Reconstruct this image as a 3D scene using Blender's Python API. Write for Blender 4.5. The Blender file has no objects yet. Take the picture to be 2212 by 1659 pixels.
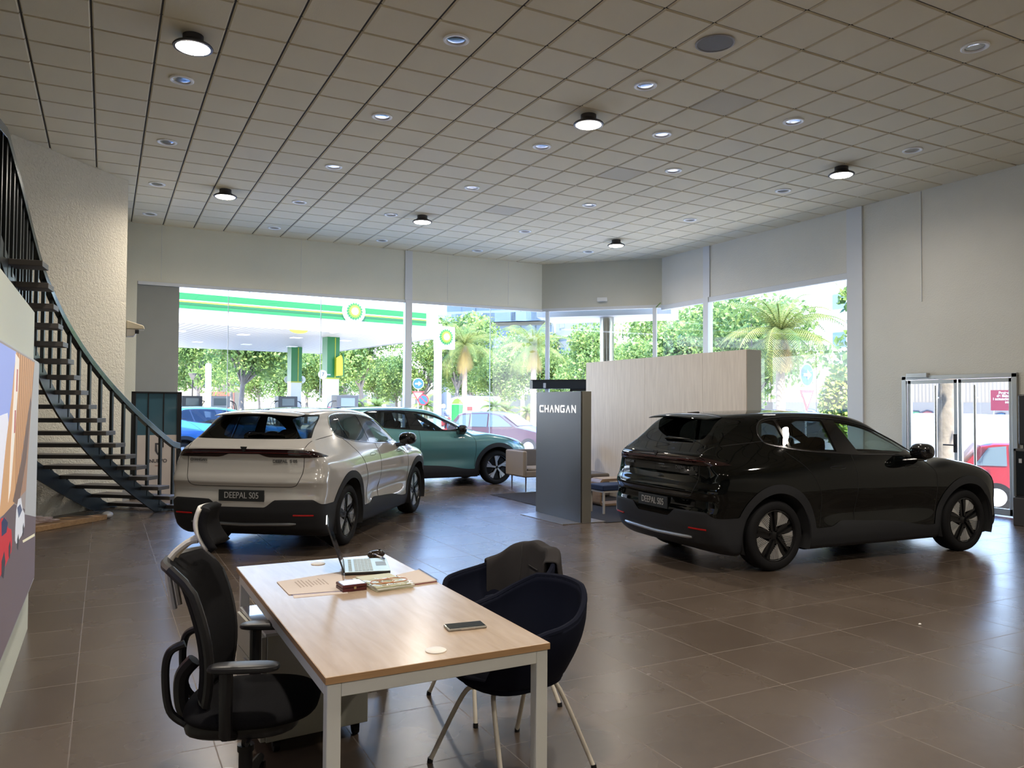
import bpy, bmesh, math, random
import numpy as np
from mathutils import Vector, Matrix, Euler
PI = math.pi
SC = bpy.context.scene
COL = SC.collection
random.seed(7)

# ------------------------------------------------------------------ camera, world, sun, exposure
def set_camera():
    yaw, pitch, roll = 0.4813, 0.02757, 0.00558
    cy, sy, cp, sp = math.cos(yaw), math.sin(yaw), math.cos(pitch), math.sin(pitch)
    f = Vector((sy*cp, cy*cp, sp)); r = Vector((cy, -sy, 0)); u = r.cross(f)
    cr, sr = math.cos(roll), math.sin(roll)
    r, u = cr*r + sr*u, -sr*r + cr*u
    cd = bpy.data.cameras.new('camera'); cam = bpy.data.objects.new('camera', cd); COL.objects.link(cam)
    cam.matrix_world = Matrix(((r.x, u.x, -f.x, 0), (r.y, u.y, -f.y, 0), (r.z, u.z, -f.z, 1.68), (0, 0, 0, 1)))
    cd.sensor_width = 36; cd.lens = 36*1682.62/2212; cd.clip_start = 0.05; cd.clip_end = 500
    SC.camera = cam
set_camera()

def set_world():
    w = bpy.data.worlds.new('world'); SC.world = w; w.use_nodes = True
    nt = w.node_tree; nt.nodes.clear()
    out = nt.nodes.new('ShaderNodeOutputWorld'); bg = nt.nodes.new('ShaderNodeBackground')
    tc = nt.nodes.new('ShaderNodeTexCoord'); sep = nt.nodes.new('ShaderNodeSeparateXYZ')
    ramp = nt.nodes.new('ShaderNodeValToRGB')
    ramp.color_ramp.elements[0].position = 0.0; ramp.color_ramp.elements[0].color = (0.90, 0.95, 1.0, 1)
    ramp.color_ramp.elements[1].position = 0.55; ramp.color_ramp.elements[1].color = (0.16, 0.36, 1.0, 1)
    e = ramp.color_ramp.elements.new(0.16); e.color = (0.62, 0.80, 1.0, 1)
    e = ramp.color_ramp.elements.new(0.28); e.color = (0.30, 0.52, 1.0, 1)
    nt.links.new(tc.outputs['Generated'], sep.inputs[0]); nt.links.new(sep.outputs['Z'], ramp.inputs[0])
    nt.links.new(ramp.outputs[0], bg.inputs['Color']); bg.inputs['Strength'].default_value = 5.0
    nt.links.new(bg.outputs[0], out.inputs[0])
set_world()

sd = bpy.data.lights.new('sun', 'SUN'); sd.energy = 14.0; sd.angle = 0.01; sd.color = (1.0, 0.95, 0.86)
sun = bpy.data.objects.new('sun', sd); COL.objects.link(sun)
sun.rotation_euler = Vector((0.22, 0.62, -0.95)).to_track_quat('-Z', 'Y').to_euler()   # from behind the camera, high

vs = SC.view_settings
vs.view_transform = 'Standard'; vs.look = 'None'; vs.gamma = 1.0; vs.use_curve_mapping = False
vs.exposure = 0.85
SC.render.film_transparent = False
SC.cycles.max_bounces = 10; SC.cycles.diffuse_bounces = 5; SC.cycles.glossy_bounces = 5
SC.cycles.transmission_bounces = 6; SC.cycles.transparent_max_bounces = 20
SC.cycles.sample_clamp_indirect = 6.0; SC.cycles.caustics_reflective = False; SC.cycles.caustics_refractive = False
SC.cycles.use_denoising = True

CEIL = 5.42
# bay lamps of the showroom: six in view, the rear ones unseen, added as fill light
LAMPS = [(0.73, 8.44), (5.45, 8.35), (10.1, 8.3), (1.8, 14.3), (5.5, 14.4), (10.15, 14.4)]
FILL_LAMPS_REAR = [(0.73, 2.4), (5.45, 2.4), (10.1, 2.4), (0.73, -3.2), (5.45, -3.2), (10.1, -3.2)]
def lamp_light(x, y, e):
    ld = bpy.data.lights.new('bay_lamp_light', 'AREA'); ld.shape = 'DISK'; ld.size = 0.26; ld.energy = e
    ld.color = (1.0, 0.90, 0.78); ld.spread = math.radians(160)
    lo = bpy.data.objects.new('bay_lamp_light', ld); COL.objects.link(lo); lo.location = (x, y, CEIL-0.152)
for x, y in LAMPS: lamp_light(x, y, 44 if x < 9 else 16)
for x, y in FILL_LAMPS_REAR: lamp_light(x, y, 66 if x < 9 else 26)

# windows: where the daylight comes in (portals only guide the sampling)
def portal(c, sx, sy, nx, ny):
    ld = bpy.data.lights.new('window_portal', 'AREA'); ld.shape = 'RECTANGLE'; ld.size = sx; ld.size_y = sy; ld.cycles.is_portal = True
    lo = bpy.data.objects.new('window_portal', ld); COL.objects.link(lo); lo.location = c
    lo.rotation_euler = Vector((nx, ny, 0)).to_track_quat('-Z', 'Z').to_euler()
portal((5.8, 17.95, 2.1), 9.0, 4.2, 0, -1); portal((12.55, 12.8, 2.1), 5.6, 4.2, -1, 0); portal((11.35, 16.8, 2.1), 3.1, 4.2, -.71, -.71); portal((12.55, 7.95, 1.1), 1.9, 2.2, -1, 0)

# ------------------------------------------------------------------ materials
MATS = {}
def nodes(m):
    m.use_nodes = True; nt = m.node_tree
    return nt, nt.nodes['Principled BSDF'], nt.nodes['Material Output']
def mat(name, col, rough=0.5, metal=0.0, coat=0.0, spec=0.5, emit=None, es=0.0, bump=0.0, bscale=40.0, sheen=0.0, var=0.0, vscale=3.0, aniso=False):
    if name in MATS: return MATS[name]
    m = bpy.data.materials.new(name); nt, b, out = nodes(m)
    b.inputs['Base Color'].default_value = (*col, 1); b.inputs['Roughness'].default_value = rough
    b.inputs['Metallic'].default_value = metal; b.inputs['Coat Weight'].default_value = coat
    b.inputs['Coat Roughness'].default_value = 0.03; b.inputs['Specular IOR Level'].default_value = spec
    if sheen: b.inputs['Sheen Weight'].default_value = sheen
    if emit: b.inputs['Emission Color'].default_value = (*emit, 1); b.inputs['Emission Strength'].default_value = es
    tc = nt.nodes.new('ShaderNodeTexCoord')
    if bump:
        n = nt.nodes.new('ShaderNodeTexNoise'); n.inputs['Scale'].default_value = bscale; n.inputs['Detail'].default_value = 4
        bp = nt.nodes.new('ShaderNodeBump'); bp.inputs['Strength'].default_value = bump; bp.inputs['Distance'].default_value = 0.02
        nt.links.new(tc.outputs['Object'], n.inputs['Vector']); nt.links.new(n.outputs[0], bp.inputs['Height'])
        nt.links.new(bp.outputs[0], b.inputs['Normal'])
    if var:
        n = nt.nodes.new('ShaderNodeTexNoise'); n.inputs['Scale'].default_value = vscale; n.inputs['Detail'].default_value = 3
        mx = nt.nodes.new('ShaderNodeMix'); mx.data_type = 'RGBA'
        mx.inputs[6].default_value = (*[c*(1-var) for c in col], 1); mx.inputs[7].default_value = (*[min(1, c*(1+var)) for c in col], 1)
        nt.links.new(tc.outputs['Object'], n.inputs['Vector']); nt.links.new(n.outputs[0], mx.inputs[0])
        nt.links.new(mx.outputs[2], b.inputs['Base Color'])
    MATS[name] = m; return m
def glass(name, tint, ior=1.5, rough=0.0, dust=0.0):
    if name in MATS: return MATS[name]
    m = bpy.data.materials.new(name); m.use_nodes = True; nt = m.node_tree; nt.nodes.clear()
    out = nt.nodes.new('ShaderNodeOutputMaterial'); tr = nt.nodes.new('ShaderNodeBsdfTransparent'); gl = nt.nodes.new('ShaderNodeBsdfGlossy')
    fr = nt.nodes.new('ShaderNodeFresnel'); mx = nt.nodes.new('ShaderNodeMixShader')
    # same amount of mirroring from either face of the pane
    geo = nt.nodes.new('ShaderNodeNewGeometry'); ma = nt.nodes.new('ShaderNodeMath'); ma.operation = 'MULTIPLY_ADD'
    ma.inputs[1].default_value = 1/ior - ior; ma.inputs[2].default_value = ior
    nt.links.new(geo.outputs['Backfacing'], ma.inputs[0]); nt.links.new(ma.outputs[0], fr.inputs['IOR'])
    tr.inputs[0].default_value = (*tint, 1); gl.inputs['Roughness'].default_value = rough; gl.inputs[0].default_value = (1, 1, 1, 1)
    nt.links.new(fr.outputs[0], mx.inputs[0]); nt.links.new(tr.outputs[0], mx.inputs[1]); nt.links.new(gl.outputs[0], mx.inputs[2])
    last = mx
    if dust:
        df = nt.nodes.new('ShaderNodeBsdfDiffuse'); df.inputs[0].default_value = (0.8, 0.85, 0.85, 1)
        tl = nt.nodes.new('ShaderNodeBsdfTranslucent'); tl.inputs[0].default_value = (0.8, 0.9, 0.95, 1)
        m2 = nt.nodes.new('ShaderNodeMixShader'); m2.inputs[0].default_value = dust
        nt.links.new(mx.outputs[0], m2.inputs[1]); nt.links.new(tl.outputs[0], m2.inputs[2]); last = m2
    nt.links.new(last.outputs[0], out.inputs[0]); MATS[name] = m; return m

def tiled(name, px, py, ox, oy, gap, c1, c2, cg, rough, bump=0.3, stain=0.0, rvar=0.1):
    """square tiles laid on the X/Y plane: grout lines, tile to tile tone, blotches"""
    m = bpy.data.materials.new(name); nt, b, out = nodes(m); N = nt.nodes.new; L = nt.links.new
    tc = N('ShaderNodeTexCoord'); sp = N('ShaderNodeSeparateXYZ'); L(tc.outputs['Object'], sp.inputs[0])
    def M(op, a, bb=None, c=None):
        n = N('ShaderNodeMath'); n.operation = op
        for i, v in enumerate((a, bb, c)):
            if v is None: continue
            if isinstance(v, (int, float)): n.inputs[i].default_value = v
            else: L(v, n.inputs[i])
        return n.outputs[0]
    fx = M('DIVIDE', M('SUBTRACT', sp.outputs[0], ox), px); fy = M('DIVIDE', M('SUBTRACT', sp.outputs[1], oy), py)
    gx = M('ABSOLUTE', M('SUBTRACT', M('FRACT', M('ADD', fx, 0.5)), 0.5)); gy = M('ABSOLUTE', M('SUBTRACT', M('FRACT', M('ADD', fy, 0.5)), 0.5))
    g = M('MINIMUM', M('MULTIPLY', gx, px), M('MULTIPLY', gy, py))
    mask = M('LESS_THAN', g, gap)
    cb = N('ShaderNodeCombineXYZ'); L(M('FLOOR', fx), cb.inputs[0]); L(M('FLOOR', fy), cb.inputs[1])
    wn = N('ShaderNodeTexWhiteNoise'); L(cb.outputs[0], wn.inputs['Vector'])
    n1 = N('ShaderNodeTexNoise'); n1.inputs['Scale'].default_value = 1.6; n1.inputs['Detail'].default_value = 3; L(tc.outputs['Object'], n1.inputs['Vector'])
    n2 = N('ShaderNodeTexNoise'); n2.inputs['Scale'].default_value = 14; n2.inputs['Detail'].default_value = 2; L(tc.outputs['Object'], n2.inputs['Vector'])
    t = M('ADD', M('MULTIPLY', wn.outputs['Value'], 0.25), M('ADD', M('MULTIPLY', n1.outputs[0], 0.5), M('MULTIPLY', n2.outputs[0], 0.2)))
    mx = N('ShaderNodeMix'); mx.data_type = 'RGBA'; mx.inputs[6].default_value = (*c1, 1); mx.inputs[7].default_value = (*c2, 1); L(t, mx.inputs[0])
    mg = N('ShaderNodeMix'); mg.data_type = 'RGBA'; L(mask, mg.inputs[0]); L(mx.outputs[2], mg.inputs[6]); mg.inputs[7].default_value = (*cg, 1)
    L(mg.outputs[2], b.inputs['Base Color'])
    r = M('ADD', rough - rvar/2, M('MULTIPLY', n1.outputs[0], rvar)); L(M('ADD', r, M('MULTIPLY', mask, 0.3)), b.inputs['Roughness'])
    bp = N('ShaderNodeBump'); bp.inputs['Strength'].default_value = bump; bp.inputs['Distance'].default_value = 0.002
    L(M('SUBTRACT', 1.0, mask), bp.inputs['Height']); L(bp.outputs[0], b.inputs['Normal'])
    MATS[name] = m; return m

def wood(name, c1, c2, scale=(1.5, 14, 14), rough=0.35, spec=0.5, axis=0):
    if name in MATS: return MATS[name]
    m = bpy.data.materials.new(name); nt, b, out = nodes(m)
    tc = nt.nodes.new('ShaderNodeTexCoord'); mp = nt.nodes.new('ShaderNodeMapping'); mp.inputs['Scale'].default_value = scale
    n = nt.nodes.new('ShaderNodeTexNoise'); n.inputs['Scale'].default_value = 2.5; n.inputs['Detail'].default_value = 6; n.inputs['Distortion'].default_value = 0.6
    rp = nt.nodes.new('ShaderNodeValToRGB'); rp.color_ramp.elements[0].position = 0.3; rp.color_ramp.elements[1].position = 0.7
    rp.color_ramp.elements[0].color = (*c1, 1); rp.color_ramp.elements[1].color = (*c2, 1)
    nt.links.new(tc.outputs['Object'], mp.inputs[0]); nt.links.new(mp.outputs[0], n.inputs['Vector']); nt.links.new(n.outputs[0], rp.inputs[0])
    nt.links.new(rp.outputs[0], b.inputs['Base Color']); b.inputs['Roughness'].default_value = rough; b.inputs['Specular IOR Level'].default_value = spec
    MATS[name] = m; return m

def plaster(name, col, scale, strength, blotch=0.06):
    m = bpy.data.materials.new(name); nt, b, out = nodes(m)
    tc = nt.nodes.new('ShaderNodeTexCoord'); n = nt.nodes.new('ShaderNodeTexNoise'); n.inputs['Scale'].default_value = scale
    n.inputs['Detail'].default_value = 3; n.inputs['Distortion'].default_value = 0.8
    n2 = nt.nodes.new('ShaderNodeTexNoise'); n2.inputs['Scale'].default_value = 0.9; n2.inputs['Detail'].default_value = 4
    mx = nt.nodes.new('ShaderNodeMix'); mx.data_type = 'RGBA'
    mx.inputs[6].default_value = (*[c*(1-blotch) for c in col], 1); mx.inputs[7].default_value = (*[c*(1+blotch) for c in col], 1)
    bp = nt.nodes.new('ShaderNodeBump'); bp.inputs['Strength'].default_value = strength; bp.inputs['Distance'].default_value = 0.02
    L = nt.links.new; L(tc.outputs['Object'], n.inputs['Vector']); L(tc.outputs['Object'], n2.inputs['Vector']); L(n2.outputs[0], mx.inputs[0])
    L(mx.outputs[2], b.inputs['Base Color']); L(n.outputs[0], bp.inputs['Height']); L(bp.outputs[0], b.inputs['Normal']); b.inputs['Roughness'].default_value = 0.85
    b.inputs['Specular IOR Level'].default_value = 0.25
    MATS[name] = m; return m

# ------------------------------------------------------------------ mesh helpers
class MB:
    """collects shapes; build() links them as ONE mesh object"""
    def __init__(s): s.v = []; s.f = []; s.mi = []; s.cur = 0; s.sm = []; s.smooth = False
    def add(s, vs, fs):
        b = len(s.v); s.v += [tuple(v) for v in vs]
        for f in fs: s.f.append(tuple(i+b for i in f)); s.mi.append(s.cur); s.sm.append(s.smooth)
        return s
    def box(s, c, d, rz=0.0, rot=None):
        x, y, z = d[0]/2, d[1]/2, d[2]/2
        M = rot if rot is not None else Matrix.Rotation(rz, 3, 'Z')
        vs = [Vector(c) + M @ Vector((a*x, b*y, e*z)) for a in (-1, 1) for b in (-1, 1) for e in (-1, 1)]
        return s.add(vs, [(0, 1, 3, 2), (4, 6, 7, 5), (0, 4, 5, 1), (2, 3, 7, 6), (0, 2, 6, 4), (1, 5, 7, 3)])
    def b2(s, lo, hi):
        return s.box([(a+b)/2 for a, b in zip(lo, hi)], [abs(b-a) for a, b in zip(lo, hi)])
    def prism(s, pts, vec, flip=False):
        """pts: 3D polygon, extruded by vec"""
        n = len(pts); v = Vector(vec); P = [Vector(p) for p in pts]
        fs = [tuple(range(n))[::-1], tuple(range(n, 2*n))] + [(i, (i+1) % n, n+(i+1) % n, n+i) for i in range(n)]
        return s.add(P + [p+v for p in P], fs)
    def tube(s, path, r, n=8, cap=True, closed=False):
        P = [Vector(p) for p in path]; R = r if isinstance(r, (list, tuple)) else [r]*len(P); k = len(P); vs = []; fs = []
        up = None
        for i, p in enumerate(P):
            a = P[(i-1) % k] if (closed or i > 0) else p; b = P[(i+1) % k] if (closed or i < k-1) else p
            t = (b-a).normalized()
            if up is None: up = Vector((0, 0, 1)) if abs(t.z) < 0.9 else Vector((1, 0, 0))
            e1 = (up - t*up.dot(t))
            if e1.length < 1e-4: e1 = t.orthogonal()
            e1.normalize(); up = e1; e2 = t.cross(e1)
            for j in range(n):
                q = 2*PI*j/n; vs.append(p + (e1*math.cos(q) + e2*math.sin(q))*R[i])
        for i in range(k if closed else k-1):
            for j in range(n):
                a = i*n; b = ((i+1) % k)*n; fs.append((a+j, a+(j+1) % n, b+(j+1) % n, b+j))
        if cap and not closed: fs += [tuple(range(n))[::-1], tuple(range((k-1)*n, k*n))]
        sm = s.smooth; s.smooth = True; s.add(vs, fs); s.smooth = sm; return s
    def cyl(s, a, b, r, n=16, r2=None):
        return s.tube([a, b], [r, r if r2 is None else r2], n)
    def lathe(s, prof, c=(0, 0, 0), axis='Z', n=32, a0=0.0, a1=2*PI, sx=1.0):
        """prof: list of (radius, along)"""
        full = abs(a1-a0-2*PI) < 1e-6; m = n if full else n+1; vs = []
        for (r, h) in prof:
            for j in range(m):
                q = a0 + (a1-a0)*j/n; u, w = r*math.cos(q), r*math.sin(q)
                vs.append({'Z': (c[0]+u*sx, c[1]+w, c[2]+h), 'Y': (c[0]+u*sx, c[1]+h, c[2]+w), 'X': (c[0]+h, c[1]+u*sx, c[2]+w)}[axis])
        fs = []
        for i in range(len(prof)-1):
            for j in range(n):
                fs.append((i*m+j, i*m+(j+1) % m, (i+1)*m+(j+1) % m, (i+1)*m+j))
        sm = s.smooth; s.smooth = True; s.add(vs, fs); s.smooth = sm; return s
    def grid(s, nx, ny, fn, closed=False):
        vs = [fn(i/(nx-1), j/(ny-1)) for j in range(ny) for i in range(nx)]
        fs = [(j*nx+i, j*nx+i+1, (j+1)*nx+i+1, (j+1)*nx+i) for j in range(ny-1) for i in range(nx-1)]
        if closed: fs += [(j*nx+nx-1, j*nx, (j+1)*nx, (j+1)*nx+nx-1) for j in range(ny-1)]
        sm = s.smooth; s.smooth = True; s.add(vs, fs); s.smooth = sm; return s
    def ell(s, c, r, n=16, m=10, p=1.0, rot=None):
        def fn(u, v):
            a = 2*PI*u; b = -PI/2+PI*v
            g = lambda t: math.copysign(abs(t)**p, t)
            q = Vector((r[0]*g(math.cos(b))*g(math.cos(a)), r[1]*g(math.cos(b))*g(math.sin(a)), r[2]*g(math.sin(b))))
            if rot is not None: q = rot @ q
            return Vector(c)+q
        return s.grid(n+1, m+1, fn)
    def build(s, name, mats, parent=None, bevel=0.0, seg=2, subsurf=0, solid=0.0, ang=35, loc=None, rz=0.0, fix=True):
        me = bpy.data.meshes.new(name); me.from_pydata(s.v, [], s.f)
        if not isinstance(mats, (list, tuple)): mats = [mats]
        for m in mats: me.materials.append(m)
        for p, mi, sm in zip(me.polygons, s.mi, s.sm): p.material_index = mi; p.use_smooth = True
        if fix:
            bm = bmesh.new(); bm.from_mesh(me); bmesh.ops.remove_doubles(bm, verts=bm.verts, dist=1e-5)
            bmesh.ops.recalc_face_normals(bm, faces=bm.faces); bm.to_mesh(me); bm.free()
        me.set_sharp_from_angle(angle=math.radians(ang))
        o = bpy.data.objects.new(name, me); COL.objects.link(o)
        if parent is not None: o.parent = parent
        if loc is not None: o.location = loc
        if rz: o.rotation_euler = (0, 0, rz)
        if bevel:
            b = o.modifiers.new('bevel', 'BEVEL'); b.width = bevel; b.segments = seg; b.limit_method = 'ANGLE'; b.angle_limit = math.radians(40)
            b.harden_normals = True
        if solid:
            b = o.modifiers.new('solid', 'SOLIDIFY'); b.thickness = solid; b.offset = 0
        if subsurf:
            b = o.modifiers.new('sub', 'SUBSURF'); b.levels = subsurf; b.render_levels = subsurf
        return o

def tag(o, label, cat, group=None, kind=None):
    o['label'] = label; o['category'] = cat
    if group: o['group'] = group
    if kind: o['kind'] = kind
    return o
def thing(name, label, cat, loc=(0, 0, 0), rz=0.0, group=None):
    o = bpy.data.objects.new(name, None); COL.objects.link(o); o.location = loc; o.rotation_euler = (0, 0, rz)
    o.empty_display_size = 0.1
    return tag(o, label, cat, group)
def struct(o): o['kind'] = 'structure'; return o
def dup(root, label=None, loc=None, rz=None, mats=None, group=None):
    def cp(o, par):
        c = o.copy(); COL.objects.link(c)
        if par is not None: c.parent = par
        for ch in list(o.children): cp(ch, c)
        if mats and c.type == 'MESH':
            for s in c.material_slots:
                if s.material and s.material.name in mats:
                    new = mats[s.material.name]; s.link = 'OBJECT'; s.material = new
        return c
    r = cp(root, None)
    if label: r['label'] = label
    if group: r['group'] = group
    if loc is not None: r.location = loc
    if rz is not None: r.rotation_euler = (0, 0, rz)
    return r
def text(name, body, size, origin, X, Y, m, parent=None, extrude=0.0015, align='LEFT', sx=1.0, bold=0.0, spacing=1.0):
    """lettering laid in the plane of unit vectors X, Y"""
    cu = bpy.data.curves.new(name, 'FONT'); cu.body = body; cu.size = size; cu.extrude = extrude; cu.align_x = align; cu.align_y = 'CENTER'
    cu.offset = bold; cu.space_character = spacing
    cu.materials.append(m); o = bpy.data.objects.new(name, cu); COL.objects.link(o)
    X = Vector(X).normalized(); Y = Vector(Y).normalized(); Z = X.cross(Y)
    o.matrix_world = Matrix(((X.x*sx, Y.x, Z.x, origin[0]), (X.y*sx, Y.y, Z.y, origin[1]), (X.z*sx, Y.z, Z.z, origin[2]), (0, 0, 0, 1)))
    M = o.matrix_world.copy(); me = bpy.data.meshes.new_from_object(o); bpy.data.objects.remove(o); bpy.data.curves.remove(cu)
    me.name = name; o = bpy.data.objects.new(name, me); COL.objects.link(o); o.matrix_world = M
    if parent is not None:
        o.parent = parent
    return o
def strokes(mb, body, h, w, gap, t, origin, X, Y, ext):
    """blocky capitals with rounded corners made of strokes (C H A without bar N G)"""
    X = Vector(X).normalized(); Y = Vector(Y).normalized(); Z = X.cross(Y); O = Vector(origin)
    r = 0.22*h
    def bar(p, q):
        p = Vector(p); q = Vector(q); d = (q-p).normalized(); n = Vector((-d.y, d.x))*t/2; e = d*t*0.0
        pts = [p-n-e, q-n+e, q+n+e, p+n-e]
        mb.prism([O+X*a.x+Y*a.y for a in pts], Z*ext)
    def poly(ps):
        for a, b in zip(ps, ps[1:]):
            bar(a, b)
        for a in ps[1:-1]:
            mb.prism([O+X*(a[0]+t/2*math.cos(k*PI/4))+Y*(a[1]+t/2*math.sin(k*PI/4)) for k in range(8)], Z*ext)
    x = 0.0; u = t/2
    for ch in body:
        if ch in 'CG':
            ps = [(x+w, h-u), (x+r, h-u), (x+u, h-r), (x+u, r), (x+r, u), (x+w-(u if ch == 'G' else 0), u)]
            if ch == 'G': ps = ps[:-1] + [(x+w-u, u), (x+w-u, h*0.46), (x+w*0.62, h*0.46)]
            poly(ps)
        elif ch == 'H': poly([(x+u, 0), (x+u, h)]); poly([(x+w-u, 0), (x+w-u, h)]); poly([(x+u, h/2), (x+w-u, h/2)])
        elif ch == 'A': poly([(x+u*0.8, 0), (x+w/2, h-u), (x+w-u*0.8, 0)])
        elif ch == 'N': poly([(x+u, 0), (x+u, h-u*0.6), (x+w-u, u*0.6), (x+w-u, h)])
        x += w+gap
    return x-gap
# ------------------------------------------------------------------ car: one shell, cut into its panels
def pchip(xs, ys):
    xs = np.array(xs, float); ys = np.array(ys, float); h = np.diff(xs); d = np.diff(ys)/h
    m = np.zeros(len(xs)); m[0] = d[0]; m[-1] = d[-1]
    for i in range(1, len(xs)-1):
        if d[i-1]*d[i] > 0:
            w1 = 2*h[i]+h[i-1]; w2 = h[i]+2*h[i-1]; m[i] = (w1+w2)/(w1/d[i-1]+w2/d[i])
    def fn(x):
        x = np.clip(x, xs[0], xs[-1]); i = np.clip(np.searchsorted(xs, x)-1, 0, len(xs)-2)
        t = (x-xs[i])/h[i]; t2 = t*t; t3 = t2*t
        return (2*t3-3*t2+1)*ys[i] + (t3-2*t2+t)*h[i]*m[i] + (-2*t3+3*t2)*ys[i+1] + (t3-t2)*h[i]*m[i+1]
    return fn
def sst(x, a, b):
    t = np.clip((x-a)/(b-a), 0, 1); return t*t*(3-2*t)
def smax(a, b, k):
    h = np.maximum(k-np.abs(a-b), 0)/k; return np.maximum(a, b) + h*h*k/4

class CarShape:
    side = pchip([.1, .18, .24, .32, .45, .55, .68, .8, .92, 1.0, 1.08, 1.16, 1.25, 1.4, 1.5, 1.6, 1.8],
                 [.84, .87, .895, .915, .922, .924, .936, .945, .942, .925, .893, .852, .812, .742, .692, .635, .52])
    taper = pchip([-1, -.8, -.4, 0, .5, 1, 1.8, 2.3, 2.7, 3.2], [.15, .135, .10, .05, .01, 0, 0, .02, .06, .1])
    rear = pchip([.1, .2, .26, .31, .36, .42, .5, .6, .68, .74, .78, .81, .85, .92, 1.0, 1.08, 1.115, 1.15, 1.185, 1.21, 1.25, 1.30, 1.45, 1.55, 1.7, 1.9],
                 [-.6, -.68, -.76, -.815, -.84, -.865, -.88, -.882, -.866, -.862, -.872, -.885, -.878, -.848, -.832, -.828, -.838, -.84, -.832, -.80, -.755, -.70, -.555, -.455, -.30, -.1])
    front = pchip([.1, .2, .3, .4, .55, .7, .85, .95, 1.05, 1.2, 1.8], [3.56, 3.74, 3.83, 3.84, 3.83, 3.82, 3.78, 3.69, 3.52, 3.2, 2.6])
    top = pchip([-1.1, -.8, -.5, -.2, .2, .6, .95, 1.25, 1.5, 1.7, 1.9, 2.1, 2.3, 2.5, 2.64, 2.8, 3.0, 3.2, 3.42, 3.58, 3.72, 3.85, 4.25],
                [1.51, 1.56, 1.594, 1.616, 1.635, 1.643, 1.638, 1.618, 1.578, 1.528, 1.457, 1.375, 1.28, 1.18, 1.125, 1.098, 1.065, 1.025, .97, .905, .82, .70, .3])
    @classmethod
    def S(c, x, z):
        s = c.side(z) - c.taper(x)*sst(z, 1.0, 1.45)
        s = s - .034*np.exp(-((z-.56)/.12)**2)*sst(x, .45, 1.0)*(1-sst(x, 1.9, 2.5))
        for x0 in (0.0, 2.88): s = s + .014*np.exp(-((x-x0)/.42)**2)*np.exp(-((z-.78)/.22)**2)
        s = s - .015*sst(-x, .30, 1.0) - .10*sst(x, 3.0, 3.9)
        return s
    @classmethod
    def f(c, P, exact=True):
        x, y, z = P[..., 0], np.abs(P[..., 1]), P[..., 2]
        gs = y - c.S(x, z)
        gr = c.rear(z) + .035*(y/.9)**2 + .09*(y/.93)**7 - x
        gf = x - (c.front(z) - .30*(y/.92)**2.6)
        w = sst(x, 1.3, 1.8)*(1-sst(x, 2.35, 2.75))
        gt = z - (c.top(x + .25*w*(y/.75)**2) - .05*(y/.75)**2*(1-.55*sst(x, 2.3, 2.8)))
        gb = .185 + .06*sst(-x, .45, .9) + .03*sst(x, 3.3, 3.8) - z
        m = smax(gs, gr, .10); m = smax(m, gf, .24); m = smax(m, gt*.93, .10 + .04*sst(x, 2.4, 3.0)); m = smax(m, gb, .05)
        return m
    @classmethod
    def normal(c, P):
        e = 1.5e-3; g = np.stack([c.f(P+np.eye(3)[i]*e)-c.f(P-np.eye(3)[i]*e) for i in range(3)], -1)
        return g/np.maximum(np.linalg.norm(g, axis=-1, keepdims=True), 1e-9)
    @classmethod
    def hit(c, A, B):
        """first surface point on the way from A (inside) to B (outside)"""
        n = 48; T = np.linspace(0, 1, n); best = np.full(len(A), -1)
        prev = c.f(A); lo = np.zeros(len(A)); hi = np.ones(len(A)); done = np.zeros(len(A), bool)
        for t0, t1 in zip(T[:-1], T[1:]):
            v = c.f(A+(B-A)*t1); k = (v > 0) & ~done; lo[k] = t0; hi[k] = t1; done |= k
        for _ in range(22):
            mid = (lo+hi)/2; v = c.f(A+(B-A)*mid[:, None]); s = v > 0; hi = np.where(s, mid, hi); lo = np.where(s, lo, mid)
        return A+(B-A)*((lo+hi)/2)[:, None]
    @classmethod
    def on_side(c, xz, sgn=1):
        a = np.array([[x, 0.0, z] for x, z in xz]); b = a.copy(); b[:, 1] = 1.3; r = c.hit(a, b); r[:, 1] *= sgn; return r
    @classmethod
    def on_rear(c, yz):
        a = np.array([[0.2, y, z] for y, z in yz]); b = a.copy(); b[:, 0] = -1.3; return c.hit(a, b)
    @classmethod
    def on_front(c, yz):
        a = np.array([[2.6, y, min(z, 1.0)] for y, z in yz]); b = np.array([[4.3, y, z] for y, z in yz]); return c.hit(a, b)
    @classmethod
    def on_top(c, xy):
        a = np.array([[x, y, .7] for x, y in xy]); b = a.copy(); b[:, 2] = 2.0; return c.hit(a, b)

def crom(pts, closed=True, k=6):
    P = [np.array(p, float) for p in pts]; n = len(P); out = []
    for i in range(n if closed else n-1):
        g = (lambda j: P[j % n]) if closed else (lambda j: P[min(max(j, 0), n-1)])
        p0, p1, p2, p3 = g(i-1), g(i), g(i+1), g(i+2)
        for t in np.linspace(0, 1, k, endpoint=False):
            out.append(.5*((2*p1)+(p2-p0)*t+(2*p0-5*p1+4*p2-p3)*t*t+(3*p1-p0-3*p2+p3)*t**3))
    if not closed: out.append(P[-1])
    return np.array(out)
def sdpoly(Q, poly):
    """signed distance (negative inside) of 2D points to a polygon"""
    d = np.full(len(Q), 1e9); ins = np.zeros(len(Q), bool); n = len(poly)
    for i in range(n):
        a = poly[i]; b = poly[(i+1) % n]; e = b-a; w = Q-a
        t = np.clip((w@e)/max(e@e, 1e-12), 0, 1); d = np.minimum(d, np.linalg.norm(w-t[:, None]*e, axis=1))
        c = ((a[1] > Q[:, 1]) != (b[1] > Q[:, 1])) & (Q[:, 0] < (b[0]-a[0])*(Q[:, 1]-a[1])/((b[1]-a[1]) if abs(b[1]-a[1]) > 1e-12 else 1e-12)+a[0])
        ins ^= c
    return np.where(ins, -d, d)

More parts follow.
